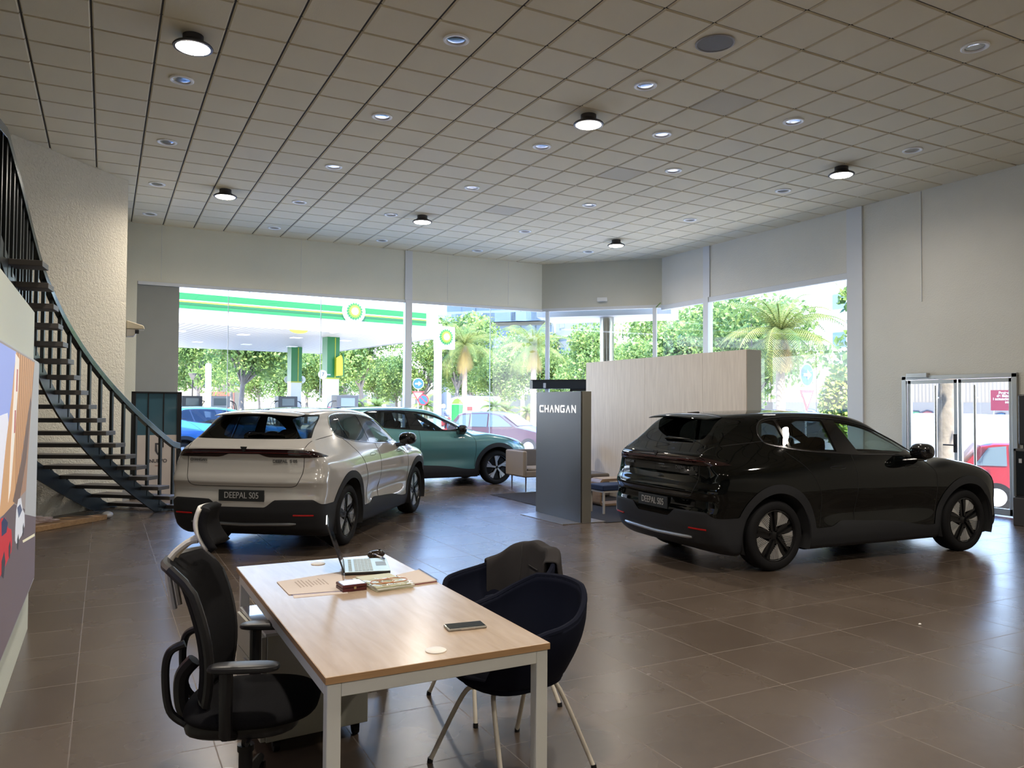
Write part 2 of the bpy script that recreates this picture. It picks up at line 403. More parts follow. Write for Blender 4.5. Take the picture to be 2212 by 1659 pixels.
class Shell:
    def __init__(s):
        D = .024
        xs = np.linspace(-1.15, 4.05, int(5.2/D)); ys = np.linspace(0, 1.12, int(1.12/.022)); zs = np.linspace(.02, 1.9, int(1.88/.022))
        idx = {}; V = []; s.faces = []; s.tags = []
        def vid(p):
            k = (round(p[0], 4), round(p[1], 4), round(p[2], 4))
            if k not in idx: idx[k] = len(V); V.append(k)
            return idx[k]
        def sheet(A, B, fn, flip):
            ids = [[vid(fn(a, b)) for a in A] for b in B]
            for j in range(len(B)-1):
                for i in range(len(A)-1):
                    q = (ids[j][i], ids[j][i+1], ids[j+1][i+1], ids[j+1][i]); s.faces.append(q[::-1] if flip else q)
        sheet(xs, zs, lambda a, b: (a, 1.12, b), True)
        sheet(xs, ys, lambda a, b: (a, b, 1.9), False); sheet(xs, ys, lambda a, b: (a, b, .02), True)
        sheet(ys, zs, lambda a, b: (-1.15, a, b), True); sheet(ys, zs, lambda a, b: (4.05, a, b), False)
        B = np.array(V); A = B.copy(); A[:, 1] = 0; A[:, 0] = .15+(B[:, 0]+1.15)/5.2*2.75; A[:, 2] = .66
        A[:, 1] = B[:, 1]*.35; s.v = CarShape.hit(A, B); s.tags = ['body']*len(s.faces)
    def cut(s, new, dfn, frm='body', elig=None):
        d = dfn(s.v); cache = {}; extra = []; nb = len(s.v); F = []; T = []
        def mid(i, j):
            k = (min(i, j), max(i, j))
            if k not in cache:
                t = d[i]/(d[i]-d[j]); cache[k] = nb+len(extra); extra.append(s.v[i]+(s.v[j]-s.v[i])*t)
            return cache[k]
        for f, t in zip(s.faces, s.tags):
            if t != frm or (elig is not None and not elig(s.v[f[0]])): F.append(f); T.append(t); continue
            sg = [d[i] < 0 for i in f]
            if not any(sg): F.append(f); T.append(t); continue
            if all(sg): F.append(f); T.append(new); continue
            a = []; b = []
            for i, j, si, sj in zip(f, f[1:]+f[:1], sg, sg[1:]+sg[:1]):
                (a if si else b).append(i)
                if si != sj: m = mid(i, j); a.append(m); b.append(m)
            if len(a) > 2: F.append(tuple(a)); T.append(new)
            if len(b) > 2: F.append(tuple(b)); T.append(t)
        s.faces, s.tags = F, T
        if extra: s.v = np.vstack([s.v, np.array(extra)])
    def emit(s, name, tags, m, parent, off=0.0, sides='both', where=None, flip=False, xf=None):
        """one mesh of all faces carrying these tags; sides: both / L / R"""
        fs = [f for f, t in zip(s.faces, s.tags) if t in tags and (where is None or where(s.v[f[0]]))]
        if not fs: return None
        used = sorted({i for f in fs for i in f}); mp = {i: k for k, i in enumerate(used)}
        P = s.v[used]; N = CarShape.normal(P); P = P+N*off
        vs = []; nn = []; ff = []
        for sd in (('L', 'R') if sides == 'both' else (sides,)):
            b = len(vs); q = P.copy(); n = N.copy()
            if sd == 'R': q[:, 1] *= -1; n[:, 1] *= -1
            if flip: n = -n
            vs += [tuple(p) for p in q]; nn += [tuple(p) for p in n]
            for f in fs:
                g = tuple(mp[i]+b for i in f); ff.append(g[::-1] if (sd == 'R') != flip else g)
        me = bpy.data.meshes.new(name); me.from_pydata(vs, [], ff); me.materials.append(m)
        me.polygons.foreach_set('use_smooth', [True]*len(me.polygons))
        me.normals_split_custom_set_from_vertices(nn)
        o = bpy.data.objects.new(name, me); COL.objects.link(o); o.parent = parent
        return o

PAINT_W = mat('car_paint_white', (.43, .42, .40), .2, 0, 1.0)
PAINT_K = mat('car_paint_black', (.0015, .002, .002), .15, 0, 1.0, spec=.0)
PAINT_W.node_tree.nodes['Principled BSDF'].inputs['Coat IOR'].default_value = 1.7; PAINT_K.node_tree.nodes['Principled BSDF'].inputs['Coat IOR'].default_value = 1.42
PAINT_T = mat('car_paint_teal', (.085, .23, .245), .3, .2, 1.0)
CLAD = mat('dark_cladding', (.020, .021, .024), .55, spec=.25, bump=.1, bscale=300)
GLOSSK = mat('gloss_black', (.004, .004, .005), .06, 0, .5)
CHROME = mat('chrome_trim', (.75, .76, .78), .12, 1.0)
DKCHROME = mat('dark_chrome_trim', (.06, .06, .065), .2, .8)
RUBBER = mat('tyre_rubber', (.008, .008, .009), .75, spec=.2)
RIMK = mat('rim_black', (.008, .008, .009), .25, .2)
RIMS = mat('rim_silver', (.72, .73, .74), .3, .85)
SEATM = mat('seat_dark_fabric', (.012, .012, .013), .8, spec=.15)
LAMPM = mat('smoked_lamp', (.010, .002, .0025), .05, 0, .6)
LAMPR = mat('lamp_red_strip', (.07, .006, .006), .1, 0, .5)
REFLR = mat('red_reflector', (.35, .01, .01), .2)
HEADM = mat('headlamp_lens', (.08, .09, .1), .05, .3, 1.0)
BADGE = mat('badge_grey', (.12, .12, .12), .3, .6)
PLATEM = mat('plate_dark', (.012, .015, .017), .6)
WHITEINK = mat('plate_lettering', (.38, .38, .38), .6)
CARGLASS = glass('car_glass_tinted', (.10, .115, .115))
CARGLASSF = glass('car_glass_clear', (.62, .72, .70))
LINING = mat('cabin_lining', (.02, .02, .021), .9)

def wheel_parts(style, parent, silver=RIMS):
    w = thing('x', '', ''); [w.pop(k) if k in w else None for k in ('label', 'category')] if False else None
    return w
def make_wheel(style, par, loc, flip):
    """tyre with its rim as a sub-part; outer face towards -y (or +y when flip)"""
    s = 1 if flip else -1
    t = MB(); R = .362; r = .262; K = r/.238
    prof = [(r, -.10), (r+.004, -.112), (.278, -.119), (.31, -.122), (.332, -.117), (.35, -.104), (.358, -.085), (R, -.055), (R, -.03), (R-.006, -.028), (R-.006, -.022), (R, -.02),
            (R, .02), (R-.006, .022), (R-.006, .028), (R, .03), (R, .055), (.358, .085), (.35, .104), (.332, .117), (.31, .122), (.278, .119), (r, .10)]
    t.lathe(prof, axis='Y', n=64)
    to = t.build('tyre', RUBBER, par, loc=loc, ang=60)
    m = MB(); m.cur = 0
    m.lathe([(r+.001, s*.108), (r-.008, s*.112), (r-.014, s*.10), (r-.02, s*.05), (r-.03, -s*.10)], axis='Y', n=64)
    m.lathe([(r-.02, s*.035), (.05, s*.03), (.001, s*.03)], axis='Y', n=40)       # dark dish behind the spokes
    m.lathe([(.055, s*.03), (.05, s*.074), (.034, s*.080), (.0005, s*.080)], axis='Y', n=24)
    P = lambda rr, a: (rr*math.cos(a), 0, rr*math.sin(a))
    def plate(pts, y0, y1): m.prism([(p[0]*K, s*y0, p[2]*K) for p in pts], (0, s*(y1-y0), 0))
    for k in range(5):
        a = PI/2 + k*2*PI/5 + .1
        if style == 'striped':
            m.cur = 0
            ca, sa = math.cos(a), math.sin(a)
            for q in (-1, 1):
                o0 = q*.026; bar = lambda rr, oo: (rr*ca - oo*sa, 0, rr*sa + oo*ca)
                plate([bar(.04, o0-.012), bar(.222, o0*1.25-.017), bar(.222, o0*1.25+.017), bar(.04, o0+.012)], .055, .092)
            plate([(.04*ca+.02*sa, 0, .04*sa-.02*ca), (.19*ca+.022*sa, 0, .19*sa-.022*ca), (.19*ca-.022*sa, 0, .19*sa+.022*ca), (.04*ca-.02*sa, 0, .04*sa+.02*ca)], .05, .07)
            m.cur = 1                                                             # bright fins between the spokes
            b = a + PI/5; cb, sb = math.cos(b), math.sin(b)
            bar = lambda rr, oo: (rr*cb - oo*sb, 0, rr*sb + oo*cb)
            plate([bar(.222, .028), bar(.205, .078), bar(.16, .05), bar(.10, .026)], .066, .094)
            for i in range(7):
                o0 = .020 - i*.0145; r1 = math.sqrt(.224**2 - o0*o0) - .004; r0 = .085 + .013*i
                plate([bar(r0, o0-.0042), bar(r1, o0-.0042), bar(r1, o0+.0042), bar(r0, o0+.0042)], .066, .093)
        else:
            m.cur = 1
            plate([P(.03, a-.5), P(.13, a-.16), P(.224, a-.20), P(.224, a+.16), P(.135, a+.16), P(.03, a+.5)], .06, .09)
            plate([P(.12, a-.22), P(.222, a-.40), P(.222, a-.27), P(.13, a-.15)], .06, .085)
            m.cur = 0
            plate([P(.09, a+.25), P(.222, a+.22), P(.222, a+.75), P(.12, a+.75)], .045, .06)
    m.cur = 0
    m.build('rim', [RIMK, RIMS], to, ang=30)
    return to

def make_car():
    C = CarShape; S = Shell()
    root = thing('car', 'x', 'car')
    XZ = lambda V: V[:, [0, 2]]; YZ = lambda V: V[:, [1, 2]]
    AX = (0.0, 2.88)
    def opening(V):
        d = np.full(len(V), 9.0)
        for a in AX:
            c = np.hypot(V[:, 0]-a, V[:, 2]-.355) - .445
            r = np.maximum(np.abs(V[:, 0]-a)-.445, V[:, 2]-.355); d = np.minimum(d, np.minimum(c, r))
        return d
    S.cut('hole', opening, elig=lambda p: p[1] > .45)
    zc_side = pchip([-1, -.6, -.5, -.3, .3, .56, .75, .92, 1.2, 1.67, 2.25, 2.45, 3.3, 3.4, 3.8], [.565, .565, .56, .5, .42, .41, .416, .47, .455, .428, .352, .35, .35, .36, .40])
    zc_rear = pchip([0, .262, .275, .375, .39, .80, .90, 1.0], [.538, .538, .542, .612, .62, .628, .575, .565])
    def clad(V):
        d = np.full(len(V), 9.0)
        for a in AX: d = np.minimum(d, np.where(V[:, 1] > .45, np.hypot(V[:, 0]-a, V[:, 2]-.355) - .535, 9))
        z = np.where(V[:, 0] < -.45, zc_rear(V[:, 1]), zc_side(V[:, 0]))
        return np.minimum(d, V[:, 2]-z)
    S.cut('clad', clad)
    dlo = crom([(-.012, 1.31), (-.045, 1.40), (-.01, 1.487), (.085, 1.542), (.3, 1.566), (.65, 1.567), (.95, 1.555), (1.25, 1.52), (1.52, 1.455), (1.8, 1.345), (2.03, 1.235),
                (2.17, 1.158), (2.1, 1.142), (1.75, 1.146), (1.26, 1.16), (.9, 1.184), (.54, 1.21), (.26, 1.245), (.07, 1.28)])
    S.cut('dlo', lambda V: sdpoly(XZ(V), dlo), elig=lambda p: p[1] > .4)
    inset = lambda V: sdpoly(XZ(V), dlo) + .020
    def between(xa0, xa1, xb0, xb1):
        """x limits at z=1.2 and z=1.55 for left and right edges"""
        def fn(V):
            t = (V[:, 2]-1.2)/.35
            return np.maximum(np.maximum((xa0+(xa1-xa0)*t)-V[:, 0], V[:, 0]-(xb0+(xb1-xb0)*t)), inset(V))
        return fn
    S.cut('quarter', between(-.5, -.5, .30, .215), 'dlo'); S.cut('rearglass', between(.335, .25, .93, .87), 'dlo')
    S.cut('frontglass', between(1.235, 1.03, 1.98, 3.5), 'dlo')
    rg = np.array(list(crom([(-.66, 1.50), (-.735, 1.40), (-.745, 1.335), (-.70, 1.30), (-.5, 1.288), (0, 1.284), (.5, 1.288), (.70, 1.30), (.745, 1.335), (.735, 1.40), (.66, 1.50)], closed=False))) 
    rg = np.vstack([rg, [[.60, 1.56], [-.60, 1.56]]])
    S.cut('backlight', lambda V: np.maximum(sdpoly(YZ(V), rg), (V[:, 0]+.60-1.9*(V[:, 2]-1.3))*.5), elig=lambda p: p[0] < .0)
    ws = np.array([(2.60, -.01), (2.56, .35), (2.42, .62), (2.30, .72), (2.0, .66), (1.70, .60), (1.62, .56), (1.55, .3), (1.53, -.01)])
    S.cut('windshield', lambda V: sdpoly(V[:, :2], ws), elig=lambda p: p[2] > 1.1)
    tl = np.vstack([crom([(-1.02, 1.10), (-.9, 1.138), (-.7, 1.178), (-.4, 1.192), (0, 1.195), (.4, 1.192), (.7, 1.178), (.9, 1.138), (1.02, 1.10)], closed=False),
                    [[.95, 1.092], [.7, 1.088], [.31, 1.09], [.26, 1.098], [.18, 1.124], [-.18, 1.124], [-.26, 1.098], [-.31, 1.09], [-.7, 1.088], [-.95, 1.092]]])
    S.cut('lamp', lambda V: np.maximum(sdpoly(YZ(V), tl), V[:, 2]-1.10-.28*(-.56-V[:, 0])), elig=lambda p: p[0] < -.3)
    hl = np.array([(3.05, 1.0), (3.25, .985), (3.45, .93), (3.62, .85), (3.72, .79), (3.72, .74), (3.5, .82), (3.3, .90)])
    S.cut('head', lambda V: sdpoly(XZ(V), hl), elig=lambda p: p[0] > 2.9 and p[1] > .25)
    S.emit('body_shell', ['body'], PAINT_W, root)
    S.emit('cladding', ['clad'], CLAD, root, off=.006)
    for sd in ('L', 'R'):
        S.emit('window_surround', ['dlo'], GLOSSK, root, off=-.002, sides=sd)
        S.emit('quarter_window', ['quarter'], CARGLASS, root, off=-.005, sides=sd)
        S.emit('rear_door_window', ['rearglass'], CARGLASS, root, off=-.005, sides=sd)
        S.emit('front_door_window', ['frontglass'], CARGLASSF, root, off=-.005, sides=sd)
        S.emit('headlamp', ['head'], HEADM, root, off=.002, sides=sd)
        pts = C.on_side([tuple(p) for p in dlo], 1 if sd == 'L' else -1)
        MB().tube([tuple(p) for p in pts], .0075, 6, closed=True).build('window_trim', CHROME, root)
    S.emit('rear_window', ['backlight'], CARGLASS, root, off=-.002)
    S.emit('windscreen', ['windshield'], CARGLASSF, root, off=-.002)
    tlo = S.emit('tail_lamp', ['lamp'], LAMPM, root, off=.004)
    lin = S.emit('cabin_lining', ['body', 'dlo'], LINING, root, off=-.03, where=lambda p: p[2] > .5, flip=True)
    # thin red strip in the lamp
    P = C.on_rear([(y, 1.137-.02*abs(y)**3) for y in np.linspace(-.78, .78, 40)]); P[:, 0] -= .004
    MB().tube([tuple(p) for p in P], .004, 6).build('light_strip', LAMPR, tlo)
    # shut lines
    def seam(pts, name='shut_line', r=.0035):
        MB().tube([tuple(p) for p in pts], r, 6).build(name, mat('shut_line_dark', (.006, .006, .006), .8), root)
    gate = crom([(.742, 1.33), (.70, 1.22), (.695, 1.08), (.69, .93), (.655, .82), (.60, .772), (.45, .765), (0, .765)], closed=False)
    G = np.vstack([gate, (gate*[-1, 1])[::-1]]); seam(C.on_rear([tuple(p) for p in G]), 'tailgate_line')
    for sd in (1, -1):
        for pl in ([(.10, 1.275), (.28, 1.16), (.46, 1.0), (.575, .80), (.60, .62), (.585, .42)], [(1.115, 1.165), (1.12, .9), (1.105, .44)], [(2.20, 1.12), (2.34, .96), (2.36, .7), (2.33, .40)]):
            seam(C.on_side([tuple(p) for p in crom(pl, closed=False)], sd), 'door_line')
        b = C.on_side([(x, 1.045) for x in (.78, .98)], sd); seamh = C.on_side([(.86+.11*math.cos(a), 1.035+.016*math.sin(a)) for a in np.linspace(0, 2*PI, 30)], sd)
        MB().tube([tuple(p) for p in seamh[:-1]], .003, 5, closed=True).build('door_handle', CLAD, root)
        seamh = C.on_side([(1.98+.11*math.cos(a), 1.02+.016*math.sin(a)) for a in np.linspace(0, 2*PI, 30)], sd)
        MB().tube([tuple(p) for p in seamh[:-1]], .003, 5, closed=True).build('door_handle', CLAD, root)
        for a in AX:       # wheel housing
            MB().lathe([(.452, 0), (.452, -.40), (.0, -.40)], (a, .935 if sd > 0 else -.535, .355), 'Y', 40, -.35, PI+.35).build('wheel_housing', LINING, root) if sd > 0 else \
            MB().lathe([(.452, 0), (.452, .40), (.0, .40)], (a, -.935, .355), 'Y', 40, -.35, PI+.35).build('wheel_housing', LINING, root)
            make_wheel('striped', root, (a, sd*.795, .362), sd > 0)
        # mirror
        m = MB(); m.ell((1.985, sd*1.045, 1.195), (.10, .125, .088), 20, 14, .75)
        mo = m.build('door_mirror', GLOSSK, root)
        MB().prism([(1.93, sd*.86, 1.07), (2.13, sd*.86, 1.07), (2.08, sd*1.03, 1.09), (1.93, sd*1.03, 1.09)], (0, 0, .06)).build('mirror_stalk', GLOSSK, mo, bevel=.01)
    # spoiler
    sp = MB()
    def wing(u, v):
        y = -.51+1.02*u; e = 1-.25*abs(2*u-1)**6
        a = 2*PI*v; x = -.54+.150*math.cos(a)*e; th = .020*(1-.7*abs(2*u-1)**6)
        return (x+.07*(2*u-1)**4, y, 1.596-.045*(y/.6)**2+.10*(x+.45)+th*math.sin(a))
    sp.grid(31, 25, wing); sp.prism([wing(0, v) for v in np.linspace(0, 1, 25)[:-1]], (0, .001, 0)); sp.prism([wing(1, v) for v in np.linspace(0, 1, 25)[:-1]], (0, -.001, 0))
    sp.build('spoiler', PAINT_W, root)
    MB().box((-.34, 0, 1.606), (.15, .035, .03), rot=Matrix.Rotation(-.05, 3, 'Y')).build('roof_antenna', GLOSSK, root, bevel=.008)
    # wiper
    a = C.on_rear([(-.02, 1.345)])[0]; b = C.on_rear([(-.40, 1.335)])[0]
    MB().tube([(a[0]-.025, a[1]+.06, a[2]-.01), (a[0]-.03, a[1]-.02, a[2]), (b[0]-.025, b[1], b[2])], [.016, .018, .007], 8).build('rear_wiper', GLOSSK, root)
    # plate, badges, reflectors, lip
    px = C.on_rear([(0, .665)])[0][0]-.012
    pl = MB().box((px, 0, .665), (.012, .54, .125)).build('number_plate', PLATEM, root, bevel=.003)
    text('plate_lettering', 'DEEPAL S05', .098, (px-.008, .205, .665), (0, -1, 0), (0, 0, 1), WHITEINK, pl, sx=.82)
    for body, y0, y1, zz_, sz in (('CHANGAN', .665, .47, 1.052, .040), ('DEEPAL  S 05', -.34, -.65, 1.047, .046)):
        q = C.on_rear([(y0, zz_+.018), (y1, zz_+.018), ((y0+y1)/2, zz_+.018)]); a, b = Vector(q[0]), Vector(q[1]); bul = min(0, q[2][0]-(q[0][0]+q[1][0])/2)
        d_ = b-a; text('badge', body, sz, (a.x+bul-.006, a.y, zz_), (d_.x, d_.y, 0), (0, 0, 1), BADGE, root, sx=1.08, bold=.0012)
    ex = C.on_rear([(0, 1.175)])[0][0]-.006
    MB().prism([(ex, .042, 1.205), (ex, -.042, 1.205), (ex, -.03, 1.18), (ex, 0, 1.14), (ex, .03, 1.18)], (-.006, 0, 0)).build('emblem', DKCHROME, root, bevel=.003)
    for sd in (1, -1):
        P = C.on_rear([(sd*y, .455) for y in np.linspace(.60, .82, 8)]); P[:, 0] -= .006
        MB().tube([tuple(p) for p in P], .010, 6).build('reflector', REFLR, root)
    P = C.on_rear([(y, .34+.03*abs(y)) for y in np.linspace(-.62, .62, 20)]); P[:, 0] -= .010
    MB().tube([tuple(p) for p in P], [.012]+[.02]*18+[.012], 8).build('bumper_lip', mat('satin_silver', (.35, .37, .40), .3, .8), root)
    # cabin
    def seat(x, y, w):
        m = MB(); m.ell((x+.12, y, .62), (.27, w, .10), 16, 8, .6); m.ell((x-.13, y, .88), (.085, w, .30), 16, 10, .6, Matrix.Rotation(-.22, 3, 'Y'))
        m.ell((x-.215, y, 1.24), (.055, .13, .10), 14, 8, .65)
        for q in (-.04, .04): m.cyl((x-.19, y+q, 1.12), (x-.205, y+q, 1.2), .008)
        m.build('seat', SEATM, root)
    seat(1.30, .37, .26); seat(1.30, -.37, .26)
    for y in (.42, 0, -.42): seat(.42, y, .22)
    m = MB(); m.b2((2.0, -.72, .55), (2.42, .72, 1.0)); m.build('dashboard', SEATM, root, bevel=.06, seg=4)
    MB().tube([(1.86+.05*math.sin(a), .37+.185*math.cos(a), .985+.17*math.sin(a)) for a in np.linspace(0, 2*PI, 25)[:-1]], .014, 8, closed=True).build('steering_wheel', GLOSSK, root)
    MB().b2((1.93, -.20, .93), (1.945, .16, 1.12)).build('centre_screen', GLOSSK, root, bevel=.01)
    MB().b2((-.4, -.8, .30), (2.7, .8, .42)).build('cabin_floor', LINING, root)
    return root
# ------------------------------------------------------------------ the room
HEAD = 4.22
WALLM = plaster('painted_wall', (.69, .68, .58), 60, .25)
STUCCO = plaster('rough_stucco', (.66, .615, .50), 26, 1.0)
WHITEP = mat('white_wall_panel', (.78, .84, .76), .6)
FRAMEW = mat('white_frame_paint', (.62, .64, .66), .45)
GREYM = mat('grey_metal', (.30, .31, .32), .4, .5)
BLACKM = mat('black_metal', (.012, .012, .013), .4, .3)
STEEL = mat('brushed_steel', (.55, .54, .52), .28, 1.0)
WINGLASS = glass('window_glass', (.95, .97, .965), dust=.0)
FLOORM = tiled('floor_tiles', .6324, .6448, -.1227, 2.814, .0030, (.062, .046, .034), (.130, .100, .078), (.150, .122, .098), .27, .25, rvar=.10)
FLOORM.node_tree.nodes['Principled BSDF'].inputs['Specular IOR Level'].default_value = .6
CEILM = mat('ceiling_tile', (.74, .665, .49), .9, bump=.15, bscale=120)
CEILD = mat('ceiling_tile_darker', (.60, .55, .43), .9, bump=.15, bscale=120)
CEILL = mat('ceiling_tile_paler', (.75, .68, .52), .9, bump=.15, bscale=120)
GROOVE = mat('ceiling_groove', (.05, .045, .04), .9)
XL, XR, YB, YN = -4.0, 12.4, 17.85, -6.5          # extents of the showroom
P_C1, P_C2 = (10.2, 17.85), (12.4, 15.6)          # the cut-off corner

def room():
    struct(MB().b2((XL-2, YN-.3, -.25), (12.62, 18.1, 0)).build('floor', FLOORM))
    # ceiling: square tiles hung in a grid, darker gaps between
    m = MB(); m.b2((XL-.3, YN-.3, CEIL+.018), (12.7, 18.2, CEIL+.3)); ms = MB()
    rnd = random.Random(3)
    for i in range(-6, 23):
        for j in range(-26, 16):
            x0 = (i-1.3069)*.6; y0 = (j+14.5907)*.6 - 0.0
            if x0 < XL-.6 or x0 > XR or y0 < YN-.6 or y0 > YB: continue
            if x0+y0 > P_C1[0]+P_C1[1]+.1: continue
            cx, cy = x0+.3, y0+.3; ms.cur = 0
            if rnd.random() < .12: ms.cur = 2
            if (abs(cx-6.72) < .31 and abs(cy-7.2) < .31) or (abs(cx-7.3) < .31 and abs(cy-10.5) < .31) or (abs(cx-6.7) < .31 and abs(cy-13.2) < .31): ms.cur = 1
            g = .009; x1, x2, y1, y2 = x0+g, x0+.6-g, y0+g, y0+.6-g; b = .012; z0, z1 = CEIL, CEIL+.017
            ms.add([(x1+b, y1+b, z0), (x2-b, y1+b, z0), (x2-b, y2-b, z0), (x1+b, y2-b, z0), (x1, y1, z1), (x2, y1, z1), (x2, y2, z1), (x1, y2, z1)],
                   [(0, 3, 2, 1), (0, 1, 5, 4), (1, 2, 6, 5), (2, 3, 7, 6), (3, 0, 4, 7)])
    c = m.build('ceiling', GROOVE); struct(c)
    o = ms.build('ceiling_tile_surface', [CEILM, CEILD, CEILL], c, fix=False)
    # far wall above its windows, with its end pier
    H2 = CEIL+.1
    w = MB(); w.prism([(.3, YB, 0), (.55, YB, 0), (.55, YB, HEAD), (P_C1[0]+.04, YB, HEAD), (P_C1[0]+.04, YB, H2), (.3, YB, H2)], (0, .25, 0))
    wb = w.build('wall_back', WALLM); struct(wb)
    w = MB(); w.b2((6.39, YB-.05, 0), (6.56, YB+.12, HEAD)); w.b2((6.38, YB-.025, HEAD), (6.57, YB+.01, CEIL))
    struct(w.build('trim_1', FRAMEW, bevel=.006))
    w = MB()
    for x in (1.0, 3.9, 7.5, 9.2): w.b2((x-.003, YB-.006, HEAD+.05), (x+.003, YB+.001, CEIL-.02))
    w.b2((.56, YB-.03, HEAD-.07), (P_C1[0], YB+.03, HEAD)); w.b2((1.33, YB-.02, 0), (P_C1[0], YB+.06, .10))
    struct(w.build('trim_2', FRAMEW, bevel=.004))
    struct(MB().b2((.55, YB+.02, 0), (1.36, YB+.07, HEAD)).build('wall_panel', mat('grey_board', (.26, .265, .25), .8, var=.06)))
    def pane(name, a, b, z0, z1, t=.012):
        a = Vector((*a, 0)); b = Vector((*b, 0)); n = (b-a).normalized().cross(Vector((0, 0, 1)))*t*.5
        m = MB(); m.add([a+Vector((0, 0, z0)), b+Vector((0, 0, z0)), b+Vector((0, 0, z1)), a+Vector((0, 0, z1))], [(0, 1, 2, 3)])
        return struct(m.build(name, WINGLASS, fix=False))
    k = 1
    for a, b in ((1.36, 2.35), (2.35, 4.37), (4.37, 6.40), (6.55, 8.7), (8.7, 10.2)):
        pane('window_%d' % k, (a, YB+.03), (b, YB+.03), .08, HEAD-.05); k += 1
    w = MB()
    for x in (2.35, 4.37, 8.7): w.b2((x-.006, YB+.018, .08), (x+.006, YB+.042, HEAD-.05))
    struct(w.build('trim_3', mat('silicone_joint', (.55, .6, .6), .4)))
    # corner wall
    A = Vector((*P_C1, 0)); B = Vector((*P_C2, 0)); d = (B-A).normalized(); n = Vector((d.y, -d.x, 0)) ; n = -n if n.x < 0 else n
    ang = math.atan2(d.y, d.x); L = (B-A).length
    def cw(name, s0, s1, z0, z1, t0, t1, m, par=None, bev=0.0):
        c = A+d*((s0+s1)/2)+n*((t0+t1)/2); c.z = (z0+z1)/2
        o = MB().box(c, (s1-s0, abs(t1-t0), z1-z0), rz=ang).build(name, m, par, bevel=bev); return o
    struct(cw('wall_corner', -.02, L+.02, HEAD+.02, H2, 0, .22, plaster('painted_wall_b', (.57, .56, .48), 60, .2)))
    struct(cw('trim_4', 0, L, HEAD-.06, HEAD+.02, -.02, .06, FRAMEW))
    def post(name, s, w_=.05): return struct(cw(name, s-w_, s+w_, 0, HEAD-.05, -.05, .05, FRAMEW, None, .01))
    post('trim_5', .16); post('trim_6', L-.18)
    pane('window_%d' % k, tuple((A)[:2]), tuple((A+d*.16)[:2]), .05, HEAD-.06); k += 1
    pane('window_%d' % k, tuple((A+d*.21)[:2]), tuple((A+d*(L-.22))[:2]), 2.36, HEAD-.06); k += 1
    # sliding entrance: operator beam and leaf frames
    bm = cw('door_1', -.28, 1.75, 2.12, 2.34, -.16, -.03, mat('door_operator_black', (.02, .025, .03), .35, .4), None, .01); struct(bm)
    o = cw('door_sensor', .10, .17, 2.14, 2.27, -.19, -.155, mat('sensor_grey', (.45, .45, .45), .4), bm, .01)
    o = cw('door_rail', -.25, 1.72, 2.335, 2.36, -.18, -.03, BLACKM, bm)
    for s0 in (.80, 1.42):
        cw('door_frame', s0, s0+.05, .05, 2.12, -.12, -.07, BLACKM, bm)
    cw('door_frame', .22, 1.9, .02, .10, -.12, -.07, BLACKM, bm); cw('door_frame', .80, 1.46, 2.06, 2.12, -.12, -.07, BLACKM, bm)
    cw('door_glass', .24, .80, .1, 2.12, -.10, -.095, WINGLASS, bm); cw('door_glass', .85, 1.42, .1, 2.06, -.10, -.095, WINGLASS, bm)
    # right wall: window, pier, glass doors
    W = MB(); wy0, wy1 = 10.05, P_C2[1]
    prof = [(YN, 0), (7.0, 0), (7.0, 2.22), (8.9, 2.22), (8.9, 0), (10.05, 0), (10.05, HEAD), (wy1+.03, HEAD), (wy1+.03, H2), (YN, H2)]
    W.prism([(XR, y, z) for y, z in prof], (.22, 0, 0))
    wr = W.build('wall_right', plaster('painted_wall_c', (.66, .65, .59), 50, .35)); struct(wr)
    W = MB(); W.b2((XR-.05, 13.86, 0), (XR+.10, 14.03, HEAD)); W.b2((XR-.03, 13.83, HEAD), (XR+.01, 14.05, CEIL)); W.b2((XR-.035, 9.72, 0), (XR+.03, 10.06, CEIL))
    W.b2((XR-.03, 10.05, HEAD-.12), (XR+.06, wy1, HEAD)); W.b2((XR-.02, 10.05, 0), (XR+.08, wy1, .12)); W.b2((XR-.015, 8.55, 2.9+.6), (XR+.001, 8.56, CEIL-.02))
    struct(W.build('trim_7', FRAMEW, bevel=.006))
    for a, b in ((10.05, 12.15), (12.15, 13.87), (14.02, wy1)): pane('window_%d' % k, (XR+.04, a), (XR+.04, b), .1, HEAD-.1); k += 1
    # service door pair in steel frame
    fr = MB(); fr.b2((XR-.05, 8.84, 0), (XR+.10, 8.92, 2.22)); fr.b2((XR-.05, 6.98, 0), (XR+.10, 7.06, 2.22)); fr.b2((XR-.05, 6.98, 2.16), (XR+.10, 8.92, 2.23))
    D = fr.build('door_2', STEEL, bevel=.004); struct(D)
    def leaf(y0, y1, handle):
        m = MB(); x0, x1 = XR-.01, XR+.035
        m.b2((x0, y0, .02), (x1, y0+.055, 2.15)); m.b2((x0, y1-.055, .02), (x1, y1, 2.15)); m.b2((x0, y0, 2.09), (x1, y1, 2.15)); m.b2((x0, y0, .02), (x1, y1, .12))
        m.build('door_leaf', STEEL, D, bevel=.003)
        g = MB(); g.add([(XR+.01, y0+.05, .1), (XR+.01, y1-.05, .1), (XR+.01, y1-.05, 2.1), (XR+.01, y0+.05, 2.1)], [(0, 1, 2, 3)]); g.build('door_glass', WINGLASS, D, fix=False)
    leaf(7.95, 8.83, 0); leaf(7.07, 7.93, 0)
    for y in (8.28, 7.62):
        m = MB(); m.cyl((XR-.07, y, .15), (XR-.07, y, 2.05), .02)
        for z in (.35, 1.85): m.cyl((XR-.07, y, z), (XR, y, z), .012)
        m.build('pull_bar', STEEL, D)
